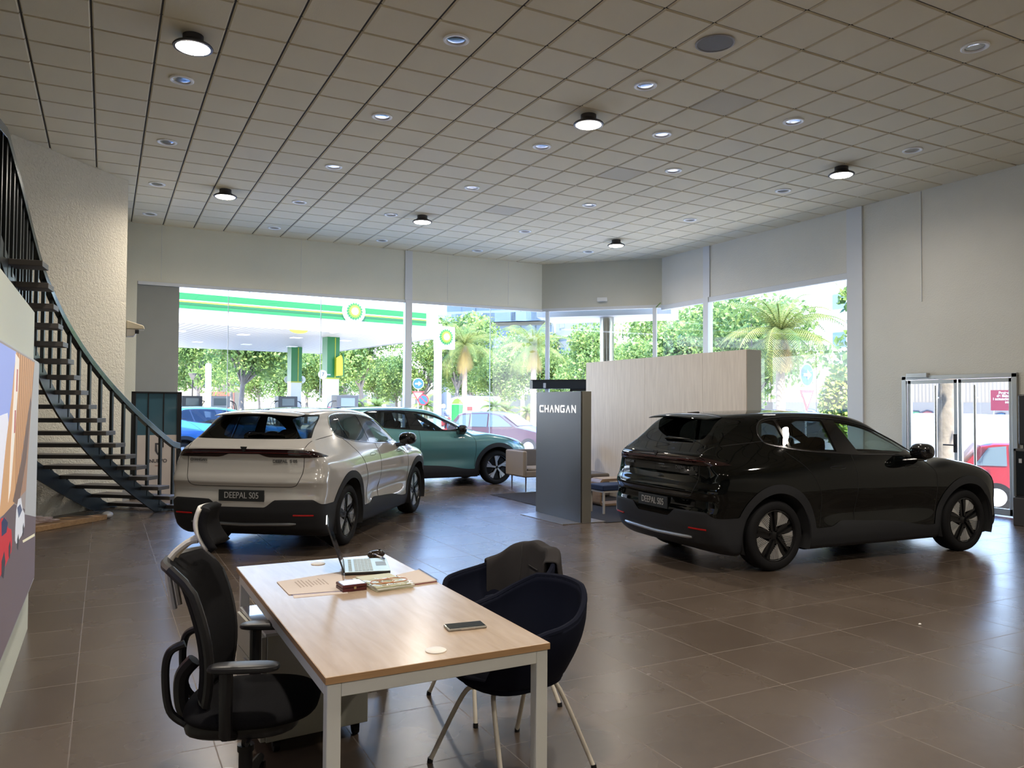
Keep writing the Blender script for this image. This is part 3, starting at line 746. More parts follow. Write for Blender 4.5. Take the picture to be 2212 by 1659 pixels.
    m = MB(); m.b2((XR-.03, 7.955, .95), (XR-.008, 8.005, 1.25)); m.cyl((XR-.03, 7.98, 1.07), (XR-.075, 7.98, 1.07), .010); m.cyl((XR-.075, 7.97, 1.07), (XR-.075, 8.15, 1.07), .011)
    m.build('door_handle', BLACKM, D)
    m = MB(); m.b2((XR-.10, 8.42, 2.19), (XR-.005, 8.80, 2.275)); m.build('door_closer', STEEL, D, bevel=.01)
    m = MB(); m.b2((XR-.075, 8.70, 2.165), (XR-.065, 8.30, 2.175)); m.build('closer_arm', STEEL, D)
    # walls out of the picture (behind and beside the camera)
    struct(MB().b2((XL-.3, YN-.25, 0), (12.6, YN, H2)).build('wall_front', mat('wall_dark_rear', (.06, .06, .06), .8)))
    struct(MB().b2((XL-2.3, YN, 0), (XL-2, 18, H2)).build('wall_left', WALLM))
    # stucco wall behind the stair
    A2 = Vector((.285, 14.53, 0)); B2 = Vector((-4.6, 8.75, 0)); n2 = Vector((-(B2-A2).y, (B2-A2).x, 0)).normalized()
    q = [A2, B2, B2-n2*.3, Vector((.02, 14.8, 0)), Vector((.02, YB+.2, 0)), Vector((.3, YB+.2, 0)), Vector((.285, 16, 0))]
    q = [A2, Vector((.30, YB+.2, 0)), Vector((.0, YB+.2, 0)), Vector((.0, 14.65, 0)), B2+Vector((-.25, .2, 0)), B2]
    struct(MB().prism([(p.x, p.y, 0) for p in q], (0, 0, H2)).build('wall_stair', STUCCO))
    # outside face of the upper storey keeps the sun off the glass heads
    struct(MB().b2((XL-2.6, YN-.6, CEIL+.25), (12.7, 18.25, CEIL+.6)).build('roof', WALLM))
room()

# ------------------------------------------------------------------ ceiling fittings
LAMPW = mat('lamp_diffuser_lit', (.9, .85, .8), .4, emit=(1.0, .88, .76), es=30)
RINGM = mat('downlight_ring', (.95, .95, .93), .5)
CUPM = mat('downlight_reflector', (.30, .31, .33), .15, .9)
LENSM = mat('downlight_glass', (.5, .53, .58), .08, .4)
def downlights():
    root = thing('recessed_downlight', '', 'ceiling light')
    m = MB(); m.lathe([(.134, .001), (.134, -.012), (.122, -.018), (.100, -.014), (.092, .0)], n=32); m.build('ring', RINGM, root)
    m = MB(); m.lathe([(.095, -.002), (.080, -.006), (.050, -.008), (.001, -.008)], n=32); m.build('reflector', CUPM, root)
    spots = [(0.72, 7.25, 'a'), (0.72, 9.66, 'nearest one in the column of downlights at the far left, beside the biggest lit lamp'),
             (3.12, 7.25, 'blue-reflecting one high up between the two biggest lit lamps'),
             (5.52, 7.25, 'one just behind the round ceiling speaker, towards the second biggest lit lamp'),
             (7.92, 4.85, 'nearest to the top right corner of the photo'), (3.12, 9.66, 'blue-reflecting one left of the second biggest lit lamp'),
             (0.72, 12.07, 'second one from the camera in the far left column'), (5.52, 9.68, 'one directly beyond the second biggest lit lamp, left of it'),
             (6.72, 8.46, 'one just right of the second biggest lit lamp'), (7.92, 7.25, 'one midway between the speaker and the lit lamp at the right'),
             (10.32, 7.25, 'one nearest the top of the right wall, beyond the lit lamp at the right'), (3.12, 12.07, 'middle one of the column left of the ceiling centre'),
             (7.92, 9.68, 'one in front of the entrance corner, third in from the speaker'), (0.72, 14.48, 'third one from the camera in the far left column'),
             (5.52, 12.1, 'one straight above the teal car'), (10.32, 9.68, 'one above the bonnet end of the black car'),
             (3.12, 14.5, 'one right of the far left lit lamp'), (7.92, 12.1, 'one at the centre of the rear half of the ceiling'), (0.72, 16.85, 'last one of the far left column, by the back wall'),
             (4.92, 14.6, 'one just left of the small lit lamp at the back'), (10.32, 12.1, 'one left of the tall seam of the right wall'),
             (7.92, 14.6, 'one between the two small lit lamps at the back'), (3.12, 16.9, 'one by the back wall above the fuel station canopy'),
             (5.52, 17.0, 'one by the back wall left of its central post'), (7.92, 17.0, 'one by the back wall right of its central post'), (10.32, 15.8, 'one closest to the cut-off corner above the entrance')]
    first = True
    for x, y, lab in spots:
        if lab == 'a': continue
        l = 'white-ringed recessed downlight, ' + lab
        l = ' '.join(l.replace('recessed ', '').split()[:16])
        o = root if first else dup(root); first = False
        o.location = (x, y, CEIL); o['label'] = l; o['group'] = 'recessed downlights in the tiled ceiling'
    # lit bay lamps
    names = ['large lit round lamp at upper left with dark fluted rim', 'lit round lamp near the ceiling middle, second largest', 'lit round lamp near the right wall of the showroom',
             'lit round lamp at the back left, near the stair wall', 'lit lamp with flared dark rim above the teal car', 'small lit lamp with flared dark rim above the entrance corner']
    R = thing('bay_lamp', names[0], 'ceiling lamp')
    dk = mat('bay_lamp_housing', (.05, .045, .045), .4, .4)
    m = MB(); m.lathe([(.001, .0), (.10, .0), (.10, -.05), (.12, -.075), (.185, -.105), (.195, -.118), (.19, -.13), (.165, -.132), (.160, -.12)], n=40)
    m.build('housing', dk, R)
    m = MB(); m.lathe([(.168, -.126), (.15, -.138), (.08, -.143), (.001, -.145)], n=32); m.build('diffuser', LAMPW, R)
    for i, (x, y) in enumerate(LAMPS):
        o = R if i == 0 else dup(R, names[i]); o.location = (x, y, CEIL); o['group'] = 'lit bay lamps in the ceiling'
    for i, (x, y) in enumerate(FILL_LAMPS_REAR):
        o = dup(R, 'unseen round lamp added behind the camera as fill light'); o.location = (x, y, CEIL); o['group'] = 'unseen fill lamps added behind the camera'
    S = thing('ceiling_speaker', 'flat round grey speaker grille in the ceiling at upper right', 'speaker', (5.5, 6.06, CEIL))
    MB().lathe([(.20, .0), (.20, -.008), (.185, -.012), (.18, -.006)], n=40).build('rim', mat('speaker_rim', (.30, .28, .26), .6), S)
    MB().lathe([(.18, -.006), (.10, -.010), (.001, -.011)], n=40).build('grille', mat('speaker_grille', (.17, .16, .15), .7, bump=.4, bscale=400), S)
    # emergency light above the entrance, small box at the head of the corner wall
    e = MB().box((11.28, 16.62, 4.42), (.26, .05, .10), rz=math.atan2(-2.25, 2.2)).build('emergency_light', mat('emergency_white', (.7, .7, .68), .5), bevel=.01)
    tag(e, 'small white emergency light box on the wall above the entrance', 'emergency light')
    # cream wall unit left of the window
    U = thing('wall_heater', 'cream fan-shaped air curtain unit at the end of the stucco wall', 'wall fixture', (.30, 14.62, 2.98))
    cr = mat('cream_plastic', (.62, .55, .40), .5)
    m = MB(); m.prism([(0, -.02, .10), (.26, -.02, .02), (.28, -.02, -.04), (.0, -.02, -.04)], (0, .36, 0)); m.build('cover', cr, U, bevel=.012)
    m = MB(); m.prism([(0, 0, -.04), (.20, 0, -.04), (.12, 0, -.16), (0, 0, -.17)], (0, .3, 0)); m.build('body', mat('ivory_plastic', (.60, .56, .50), .5), U, bevel=.012)
    m = MB(); m.b2((.13, -.004, -.12), (.19, -.001, -.055)); m.build('louvre', BLACKM, U)
downlights()
# ------------------------------------------------------------------ cars in the showroom
def cars():
    c = make_car(); c.location = (6.155, 6.745, 0); c.rotation_euler = (0, 0, math.radians(-3.23))
    c['label'] = 'black hatchback SUV with dark plate at the right of the showroom'
    for ch in c.children:
        for s in ch.material_slots:
            if s.material is CHROME: s.link = 'OBJECT'; s.material = DKCHROME
    w = dup(c, 'white hatchback SUV seen from behind, beside the curved stair', (1.885, 9.78, 0), math.radians(53.36), mats={'dark_chrome_trim': CHROME})
    for ch in w.children:
        if ch.name.startswith('emblem'): ch.material_slots[0].link = 'OBJECT'; ch.material_slots[0].material = DKCHROME
    t = dup(c, 'teal SUV parked behind the white one, nose towards the entrance', (4.55, 15.78, 0), 0.0, mats={'car_paint_white': PAINT_T})
    for ch in c.children:
        for s in ch.material_slots:
            if s.material is PAINT_W: s.link = 'OBJECT'; s.material = PAINT_K
    # the teal car has broad silver spokes instead of striped ones
    done = []
    for ch in list(t.children):
        if ch.name.startswith('tyre'):
            for g in list(ch.children): bpy.data.objects.remove(g)
            loc = tuple(ch.location); fl = loc[1] > 0; bpy.data.objects.remove(ch); make_wheel('spoked', t, loc, fl)
cars()

# ------------------------------------------------------------------ desk and what lies on it
OAK = wood('light_oak_top', (.38, .28, .19), (.46, .355, .26), (9, 1.2, 9), .22, .5)
OAKE = wood('oak_edge', (.36, .21, .10), (.46, .28, .14), (2, 2, 30), .4)
DESKW = mat('desk_white_metal', (.66, .67, .63), .4)
TZ = .755
def tp(x, y, z=0): return (x*.984, y*.984, TZ+z)
def desk():
    R = thing('desk', 'oak-topped desk with white square metal legs in the foreground', 'desk', (1.118, 3.66, 0))
    o = R.location
    m = MB(); m.b2((.68-o.x, 2.65-o.y, TZ-.024), (1.556-o.x, 4.67-o.y, TZ)); m.build('desk_top', OAK, R, bevel=.002)
    e = MB(); x0, x1, y0, y1 = .679-o.x, 1.557-o.x, 2.649-o.y, 4.671-o.y
    e.b2((x0-.001, y0, TZ-.0245), (x0+.001, y1, TZ-.001)); e.b2((x1-.001, y0, TZ-.0245), (x1+.001, y1, TZ-.001)); e.b2((x0, y0-.001, TZ-.0245), (x1, y0+.001, TZ-.001)); e.b2((x0, y1-.001, TZ-.0245), (x1, y1+.001, TZ-.001))
    e.build('edge_band', OAKE, R)
    L = .05; zt = TZ-.025
    X0, X1, Y0, Y1 = .685-o.x, 1.551-o.x, 2.655-o.y, 4.60-o.y
    for x in (X0, X1-L):
        for y in (Y0, Y1-L): MB().b2((x, y, .012), (x+L, y+L, zt)).build('leg', DESKW, R, bevel=.004)
    a = MB(); a.b2((X0+L, Y0, zt-.05), (X1-L, Y0+.03, zt)); a.b2((X0+L, Y1-.03, zt-.05), (X1-L, Y1, zt)); a.b2((X0, Y0+L, zt-.05), (X0+.03, Y1-L, zt)); a.b2((X1-.03, Y0+L, zt-.05), (X1, Y1-L, zt))
    a.build('apron', DESKW, R, bevel=.003)
    MB().b2((X0+L, Y1-L, .012), (X1-L, Y1, .055)).build('foot_rail', DESKW, R, bevel=.004)
    ft = MB()
    for x in (X0+.025, X1-.025):
        for y in (Y0+.025, Y1-.025): ft.cyl((x, y, 0), (x, y, .014), .018, 12)
    ft.build('levelling_feet', BLACKM, R)
    gm = mat('cable_cap', (.72, .68, .62), .4)
    for x, y, lab in ((1.14, 2.80, 'round off-white cable cap in the near end of the desk'), (1.13, 4.62, 'cable cap at the far end of the desk, left of the laptop')):
        m = MB(); m.lathe([(.040, 0), (.040, .003), (.036, .005), (.001, .004)], n=28); q = m.build('cable_cap', gm); q.location = tp(x, y); tag(q, lab, 'cable cap')
        q['group'] = 'desk cable caps'
desk()

def desk_items():
    # laptop, turned towards the visitors' chairs
    A = Vector((1.165, 4.17, 0)); u = Vector((.25, .968, 0)).normalized(); v = Vector((u.y, -u.x, 0))
    rz = math.atan2(v.y, v.x)
    R = thing('laptop', 'open silver laptop turned sideways near the far end of the desk', 'laptop', (A.x, A.y, TZ), rz)     # local x = v, local y = u
    sil = mat('laptop_silver', (.50, .62, .64), .35, .5); dk = mat('laptop_dark', (.012, .012, .014), .4); key = mat('laptop_keys', (.40, .48, .50), .5); pad = mat('touchpad', (.16, .19, .19), .4)
    m = MB(); m.b2((0, 0, .004), (.245, .36, .016)); m.build('underside', dk, R, bevel=.003)
    m = MB(); m.b2((0, 0, .016), (.245, .36, .020)); m.build('base', sil, R, bevel=.002)
    k = MB()
    for i in range(5):
        for j in range(14): k.b2((.055+i*.020, .018+j*.0234, .020), (.072+i*.020, .038+j*.0234, .0222))
    for j in range(13): k.b2((.022, .02+j*.0250, .020), (.040, .032+j*.0250, .0218))
    k.build('keyboard', key, R)
    m = MB(); m.b2((.175, .14, .0196), (.232, .25, .0208)); m.build('touchpad', pad, R)
    rot = Matrix.Rotation(math.radians(-20), 3, 'Y')
    m = MB(); m.box(Vector((.0, .18, .018))+rot@Vector((-.004, 0, .139)), (.007, .36, .278), rot=rot); m.build('screen_lid', dk, R, bevel=.002)
    m = MB(); m.box(Vector((.0, .18, .018))+rot@Vector((-.004, 0, .2785)), (.0075, .36, .002), rot=rot); m.build('lid_rim', mat('pale_rim', (.8, .82, .82), .3), R)
    m = MB(); m.box(Vector((.0, .18, .018))+rot@Vector((.0, 0, .14)), (.001, .33, .24), rot=rot); m.build('screen', mat('screen_glass', (.01, .012, .015), .08), R)
    # mouse
    M = thing('computer_mouse', 'glossy dark mouse behind the laptop at the far desk corner', 'mouse', tp(1.50, 4.67), .3)
    m = MB(); m.ell((0, 0, .018), (.058, .034, .024), 20, 12, .85); m.build('shell', mat('mouse_gloss', (.02, .014, .012), .12), M)
    MB().cyl((.022, -.004, .040), (.022, .004, .040), .008, 12).build('wheel', BLACKM, M)
    # pen on the palm rest
    a = Vector(tp(1.475, 4.62, .026)); b = Vector(tp(1.49, 4.47, .026)); P = thing('ballpoint_pen', 'blue and white ballpoint pen lying across the laptop', 'pen', tuple(a)); d = b-a
    MB().tube([(0, 0, 0), tuple(d*.75)], [.0045, .0045], 8).build('barrel', mat('pen_white', (.7, .7, .75), .3), P)
    MB().tube([tuple(d*.75), tuple(d*.95), tuple(d)], [.005, .005, .002], 8).build('grip', mat('pen_blue', (.02, .03, .12), .3), P)
    MB().tube([tuple(-d*.02), tuple(d*.22)], .0055, 8).build('cap', MATS['pen_blue'], P)
    # printed sheets
    def sheet(name, pts, z, m, lab, cat, thick=.0012, group=None, rootchildren=None):
        mb = MB(); mb.prism([tp(x, y, z) for x, y in pts], (0, 0, thick)); o = mb.build(name, m); tag(o, lab, cat, group); return o
    paper = mat('paper_cream', (.62, .54, .48), .7); ink = mat('print_ink', (.40, .33, .28), .8)
    sheet('paper_sheet', [(.83, 3.86), (1.09, 3.84), (1.16, 4.24), (.86, 4.16)], 0, paper, 'lower printed sheet peeking out beneath the top one, left on the desk', 'paper')
    s = sheet('paper_sheet', [(.82, 3.93), (1.09, 3.90), (1.19, 4.34), (.82, 4.24)], .002, paper, 'top printed sheet with lines of text, left side of the desk', 'paper')
    ln = MB(); rnd = random.Random(5)
    for i in range(9):
        t0 = .24+i*.06; a0 = .20+.1*rnd.random(); a1 = .55+.3*rnd.random()
        def bl(a, b):   # a across (y), b along x
            x = .83+.30*b; y = 3.96+.05*b+(.27+.07*b)*a; return tp(x, y, .0034)
        ln.prism([bl(a0, t0), bl(a1, t0), bl(a1, t0+.022), bl(a0, t0+.022)], (0, 0, .0002))
    ln.build('text_lines', ink, s)
    e = MB(); e.prism([tp(.83, 3.918, .0005), tp(1.10, 3.885, .0005), tp(1.10, 3.892, .0005), tp(.83, 3.925, .0005)], (0, 0, .001)); o = e.build('blue_edge', mat('folder_blue', (.10, .10, .3), .6)); 
    tag(o, 'thin blue folder edge between the two printed sheets', 'folder')
    # dark red box
    B = thing('jewellery_box', 'small dark red box with silvery lid beside the printed sheets', 'box', tp(1.13, 3.92), .05)
    rb = mat('dark_red_leather', (.075, .010, .012), .35)
    m = MB(); m.b2((-.062, -.055, 0), (.062, .055, .018)); m.build('box_base', rb, B, bevel=.003)
    m = MB(); m.b2((-.063, -.056, .019), (.063, .056, .034)); m.build('box_lid', rb, B, bevel=.004)
    m = MB(); m.b2((-.055, -.048, .034), (.055, .048, .0346)); m.build('lid_plate', mat('lid_sheen', (.55, .55, .55), .2, .7), B)
    m = MB(); m.b2((-.006, -.058, .012), (.006, -.055, .024)); m.build('clasp', mat('brass', (.6, .5, .3), .3, 1), B)
    # booklets in a clear sleeve
    K = thing('booklet_stack', 'stack of booklets in a clear plastic sleeve, right of the red box', 'booklets', tp(1.31, 3.96), .10)
    gr = mat('booklet_cover', (.52, .52, .36), .5)
    for i, (sx, sy, z, r, mm) in enumerate(((.20, .30, .0, 0, gr), (.205, .305, .007, .05, mat('booklet_white', (.68, .68, .62), .5)), (.19, .29, .014, -.03, gr))):
        MB().box((0, 0, z+.003), (sx, sy, .006), rz=r).build('booklet', mm, K, bevel=.001)
    m = MB()
    def film(a, b):
        x = -.11+.22*a; y = -.17+.2*b; z = .0225+.004*math.sin(9*a+5*b)*math.sin(7*b+a*3)+.002*math.sin(23*a)
        if b < .1: z *= .4
        return (x, y, z)
    m.grid(24, 20, film); m.build('plastic_sleeve', glass('clear_film', (.93, .94, .92), rough=.08), K)
    for cx, r1, r2 in ((-.03, .062, .045), (.03, .075, .05)):
        MB().tube([(cx+r1*math.cos(a), -.06+r2*math.sin(a), .027) for a in np.linspace(0, 2*PI, 33)[:-1]], .0022, 6, closed=True).build('cable_loop', mat('orange_cable', (.45, .16, .06), .4), K)
    # notebook
    Nb = thing('notebook', 'thin beige notebook with dark spiral at the right edge of the desk', 'notebook', tp(1.49, 4.0), .0)
    m = MB(); m.prism([(-.085, -.14, 0), (.09, -.12, 0), (.10, .17, 0), (-.06, .09, 0)], (0, 0, .004)); m.build('back_cover', mat('cover_red', (.2, .03, .04), .5), Nb)
    m = MB(); m.prism([(-.085, -.14, .0045), (.09, -.12, .0045), (.10, .17, .0045), (-.06, .09, .0045)], (0, 0, .005)); m.build('pages', paper, Nb)
    m = MB()
    for i in range(22):
        y = -.12+.29*i/21; x = .09+.01*i/21; m.tube([(x+.007*math.cos(a), y, .006+.008*math.sin(a)) for a in np.linspace(0, 2*PI, 9)[:-1]], .0009, 4, closed=True)
    m.build('spiral', mat('spiral_dark', (.03, .03, .06), .4), Nb)
    # phone
    F = thing('phone', 'smartphone in a clear case near the right front of the desk', 'phone', tp(1.368, 3.035), -.12)
    m = MB(); m.b2((-.083, -.041, 0), (.083, .041, .0105)); m.build('case', mat('clear_case', (.28, .27, .24), .12, 0, .6), F, bevel=.005, seg=3)
    m = MB(); m.b2((-.078, -.036, .0105), (.078, .036, .0120)); m.build('screen', mat('phone_glass', (.006, .006, .007), .05), F, bevel=.0006)
    m = MB(); m.b2((-.03, -.0425, .003), (.03, -.0405, .008)); m.build('buttons', mat('case_chrome', (.6, .6, .6), .2, .9), F)
desk_items()

# drawer pedestal under the desk
def pedestal():
    R = thing('drawer_pedestal', 'grey-white drawer pedestal on castors under the desk', 'drawers', (.95, 4.16, 0), .06)
    pm = mat('pedestal_grey', (.40, .40, .34), .5)
    m = MB(); m.b2((-.26, -.28, .065), (.25, .28, .57)); m.build('body', pm, R, bevel=.004)
    m = MB(); m.b2((-.27, -.29, .57), (.26, .29, .585)); m.build('top', mat('pedestal_top', (.55, .57, .58), .15, 0, .8), R, bevel=.002)
    for z0, z1 in ((.07, .23), (.235, .395), (.40, .565)):
        d = MB(); d.b2((-.285, -.275, z0), (-.262, .275, z1)); do = d.build('drawer', pm, R, bevel=.002)
        MB().b2((-.295, -.06, z1-.03), (-.285, .06, z1-.015)).build('handle', GREYM, do)
    for x in (-.2, .2):
        for y in (-.23, .23):
            c = MB(); c.cyl((x-.014, y, .028), (x+.014, y, .028), .028, 16); c.b2((x-.018, y-.018, .03), (x+.018, y+.018, .066)); c.build('castor', BLACKM, R)
pedestal()

# ------------------------------------------------------------------ office chair
def office_chair():
    R = thing('office_chair', 'black mesh office chair with cream back frame and headrest at the desk', 'chair', (.545, 3.42, 0), math.radians(-20))
    fb = mat('chair_mesh_black', (.007, .007, .008), .85, spec=.1, bump=.3, bscale=500); pl = mat('chair_plastic_black', (.010, .010, .011), .35, spec=.35); cream = mat('chair_cream_frame', (.60, .57, .49), .4)
    # seat cushion
    m = MB()
    def cushion(u, v):
        a = 2*PI*u; c, s_ = math.cos(a), math.sin(a); g = lambda t, p: math.copysign(abs(t)**p, t)
        b = -PI/2+PI*v; r = math.cos(b)**.45 if math.cos(b) > 0 else 0
        x = .035+.265*g(c, .7)*r; y = .265*g(s_, .65)*r*(1-.10*max(0, c)); z = .455+.045*math.sin(b)-.035*max(0, x-.2)*4*.5-.012*abs(y)/.25
        return (x, y, z)
    m.grid(49, 17, cushion); m.build('seat', fb, R)
    m = MB(); m.ell((.0, 0, .395), (.23, .21, .05), 24, 10, .6); m.build('seat_pan', pl, R)
    # back: curved frame with mesh
    def back(u, v, off=0.0, w=1.0):
        z = .50+.535*v; hw = (.235-.05*(1-v)**2 - .02*v**4)*w; y = (2*u-1)*hw
        x = -.195 + .045*math.cos((v-.3)*3.0)*1.0 - .05*v + .09*(y/.25)**2 - off - (.05*max(0, v-.86)/.14 if v > .86 else 0)
        return (x, y, z)
    m = MB(); m.grid(17, 25, lambda u, v: back(u, v)); m.build('backrest', fb, R, solid=.035, bevel=0)
    rim = [back(0, v) for v in np.linspace(0, 1, 12)]+[back(u, 1) for u in np.linspace(.1, .9, 8)]+[back(1, v) for v in np.linspace(1, 0, 12)]+[back(u, 0) for u in np.linspace(.9, .1, 8)]
    m = MB(); m.tube(rim, .019, 8, closed=True); m.build('back_rim', pl, R)
    # cream frame behind
    m = MB()
    path = [(-.285, .02, .84), (-.30, .02, .92), (-.31, .02, .985), (-.30, .02, 1.05), (-.235, .02, 1.11), (-.195, .02, 1.12)]
    for y in (-.035, .035):
        m.tube([(x, y, z) for x, _, z in crom([(p[0], p[1], p[2]) for p in path], closed=False, k=3)], .014, 8)
    m.tube([(-.30, -.035, 1.02), (-.30, .035, 1.02)], .012, 8)
    m.build('back_frame', cream, R)
    h = MB()
    def hd(u, v, o=0.0):
        y = (2*u-1)*(.12-.02*v); z = 1.09+.165*v; return (-.145+.04*(y/.13)**2-.03*math.sin(v*3)-o-.02*v, y, z)
    h.grid(15, 11, hd); ho = h.build('headrest', fb, R, solid=.03)
    h = MB(); h.grid(15, 11, lambda u, v: hd(u, v, .026)); h.build('headrest_shell', cream, ho, solid=.012)
    # arms
    for s_ in (-1, 1):
        A = MB(); y = s_*.29
        A.tube([(-.02, y, .66), (-.02, y, .50), (-.02, y*.98, .42), (-.01, y*.6, .375), (0, 0, .37)], [.026, .026, .026, .022, .02], 10); ao = A.build('armrest_post', pl, R)
        P = MB(); P.ell((.045, y, .675), (.135, .048, .016), 24, 10, .6); P.build('arm_pad', pl, ao)
    m = MB(); m.tube([tuple(p) for p in crom([(-.20, -.12, .40), (-.27, -.12, .46), (-.29, -.12, .60), (-.275, -.12, .69), (-.22, -.11, .72)], closed=False)], .016, 8)
    m.tube([tuple(p) for p in crom([(-.20, .12, .40), (-.27, .12, .46), (-.29, .12, .60), (-.275, .12, .69), (-.22, .11, .72)], closed=False)], .016, 8)
    m.tube([tuple(p) for p in crom([(.0, 0, .37), (-.18, 0, .37), (-.25, 0, .42), (-.26, 0, .55), (-.21, 0, .62)], closed=False)], .03, 8)
    m.build('back_bracket', pl, R)
    m = MB(); m.cyl((0, 0, .10), (0, 0, .26), .028, 20); m.cyl((0, 0, .26), (0, 0, .36), .018, 16); m.cyl((0, 0, .24), (0, 0, .265), .034, 20); m.b2((-.10, -.06, .345), (.10, .06, .385)); m.cyl((.05, -.06, .36), (.05, -.24, .36), .008); m.build('gas_column', pl, R)
    m = MB()
    for k in range(5):
        a = k*2*PI/5+.3; m.tube([(0, 0, .115), (.16*math.cos(a), .16*math.sin(a), .10), (.31*math.cos(a), .31*math.sin(a), .075)], [.034, .024, .018], 8)
    m.build('star_base', pl, R)
    for k in range(5):
        a = k*2*PI/5+.3; x, y = .31*math.cos(a), .31*math.sin(a); c = MB()
        c.tube([(x-.02*math.sin(a), y+.02*math.cos(a), .028), (x+.02*math.sin(a), y-.02*math.cos(a), .028)], .028, 16); c.cyl((x, y, .03), (x, y, .078), .009); c.build('castor', pl, R)
office_chair()

# ------------------------------------------------------------------ visitor chairs
def shell_chair():
    R = thing('tub_chair', 'navy upholstered tub chair on white splayed legs, the one nearer the camera', 'chair', (1.71, 3.26, 0), math.radians(180+13))
    navy = mat('navy_fabric', (.005, .0065, .015), .8, spec=.1, bump=.1, bscale=600); wl = mat('chair_leg_cream', (.58, .54, .46), .4)
    def rimh(th):     # th = 0 at the back, pi at the front
        t = abs(th)/PI
        return np.interp(t, [0, .16, .30, .40, .55, .68, .76, .84, 1], [.825, .815, .755, .71, .675, .655, .60, .47, .455])
    def sh(u, v):
        th = -PI+2*PI*u; c, s_ = -math.cos(th), math.sin(th); g = lambda t, p: math.copysign(abs(t)**p, t)
        f = 1.0
        hx, hy = (.245 if c > 0 else .225), .215
        if v < .45:
            k = v/.45; return (g(c, .85)*hx*k*1.0, g(s_, .85)*hy*k, .435-.015*(1-k)+.01*k*k)
        k = (v-.45)/.55; H = rimh(th); z = .445+(H-.445)*k
        out = .075*math.sin(min(1, k*1.15)*PI/2)*(1.0 if c < .4 else max(.25, 1-(c-.4)*1.3)) * (1.1 if c < 0 else 1)
        top = .03*max(0, k-.8)/.2
        return (g(c, .85)*(hx+out*1.1)-.02*k*(1 if c < 0 else 0), g(s_, .85)*(hy+out), z)
    m = MB(); m.grid(64, 26, sh, closed=False); o = m.build('shell', navy, R, solid=.028)
    # underside padding
    m = MB(); m.ell((0, 0, .425), (.235, .205, .045), 28, 10, .75); m.build('seat_base', navy, R)
    rim = [sh(u, 1) for u in np.linspace(0, 1, 65)[:-1]]
    MB().tube(rim, .015, 8, closed=True).build('piping', navy, R)
    for sx in (-1, 1):
        for sy in (-1, 1):
            L = MB(); L.tube([tuple(p) for p in crom([(sx*.10, sy*.02, .395), (sx*.155, sy*.06, .385), (sx*.20, sy*.115, .34), (sx*.27, sy*.27, .012)], closed=False)], .011, 14)
            lo = L.build('leg', wl, R); MB().cyl((sx*.272, sy*.272, 0), (sx*.27, sy*.269, .022), .0135, 12).build('foot', BLACKM, lo)
    B = dup(R, 'navy tub chair with the grey jacket over its back', (1.99, 4.02, 0), math.radians(180+5))
    for q in (R, B): q['group'] = 'visitor chairs at the desk'
    # jacket hung over the far chair's back
    J = thing('jacket', 'dark grey blazer hung over the back of the far tub chair', 'jacket', (1.99, 4.02, 0), math.radians(185))
    jm = mat('jacket_wool', (.040, .037, .037), .9, spec=.1, bump=.3, bscale=700)
    m = MB()
    def drape(u, v):
        th = (-1.30+2.1*u); H = rimh(th) + .022 + .012*math.sin(u*PI)     # goes over the rim from front to back
        wob = .010*math.sin(u*15+2*v)+.008*math.sin(v*7+u*8)
        c, s_ = -math.cos(th), math.sin(th); g = lambda t, p: math.copysign(abs(t)**p, t)
        rx, ry = .325, .302
        k = v*2-1                                      # -1 inside face bottom, 0 over the rim, 1 outside bottom
        drop = .36 if k < 0 else .36
        z = H - max(0, abs(k)-.08)*drop*(1+.10*math.sin(u*4+1)-.25*u) + .006*math.sin(u*23+v*3)
        rad = (.875-.10*(abs(k))**1.0 if k < -.08 else (1.10+.035*k if k > .08 else .985+k*1.2))
        return (g(c, .85)*rx*rad+wob*c-.01, g(s_, .85)*ry*rad+wob*s_, z)
    m.grid(40, 40, drape); jo = m.build('cloth', jm, J, solid=.014, subsurf=1)
    lp = MB(); lp.tube([Vector(drape(.42+.02*math.sin(t*3), .5-.45*t))*1.0 + Vector((.010, 0, .004)) for t in np.linspace(0, 1, 14)], .0035, 5); lp.build('seam', mat('jacket_seam', (.03, .028, .028), .9), J)
    a = Vector(drape(.56, .24)); b = Vector(drape(.72, .22)); n = Vector((.012, 0, .005))
    MB().tube([a+n, b+n], .004, 5).build('pocket', MATS['jacket_seam'], J)
shell_chair()

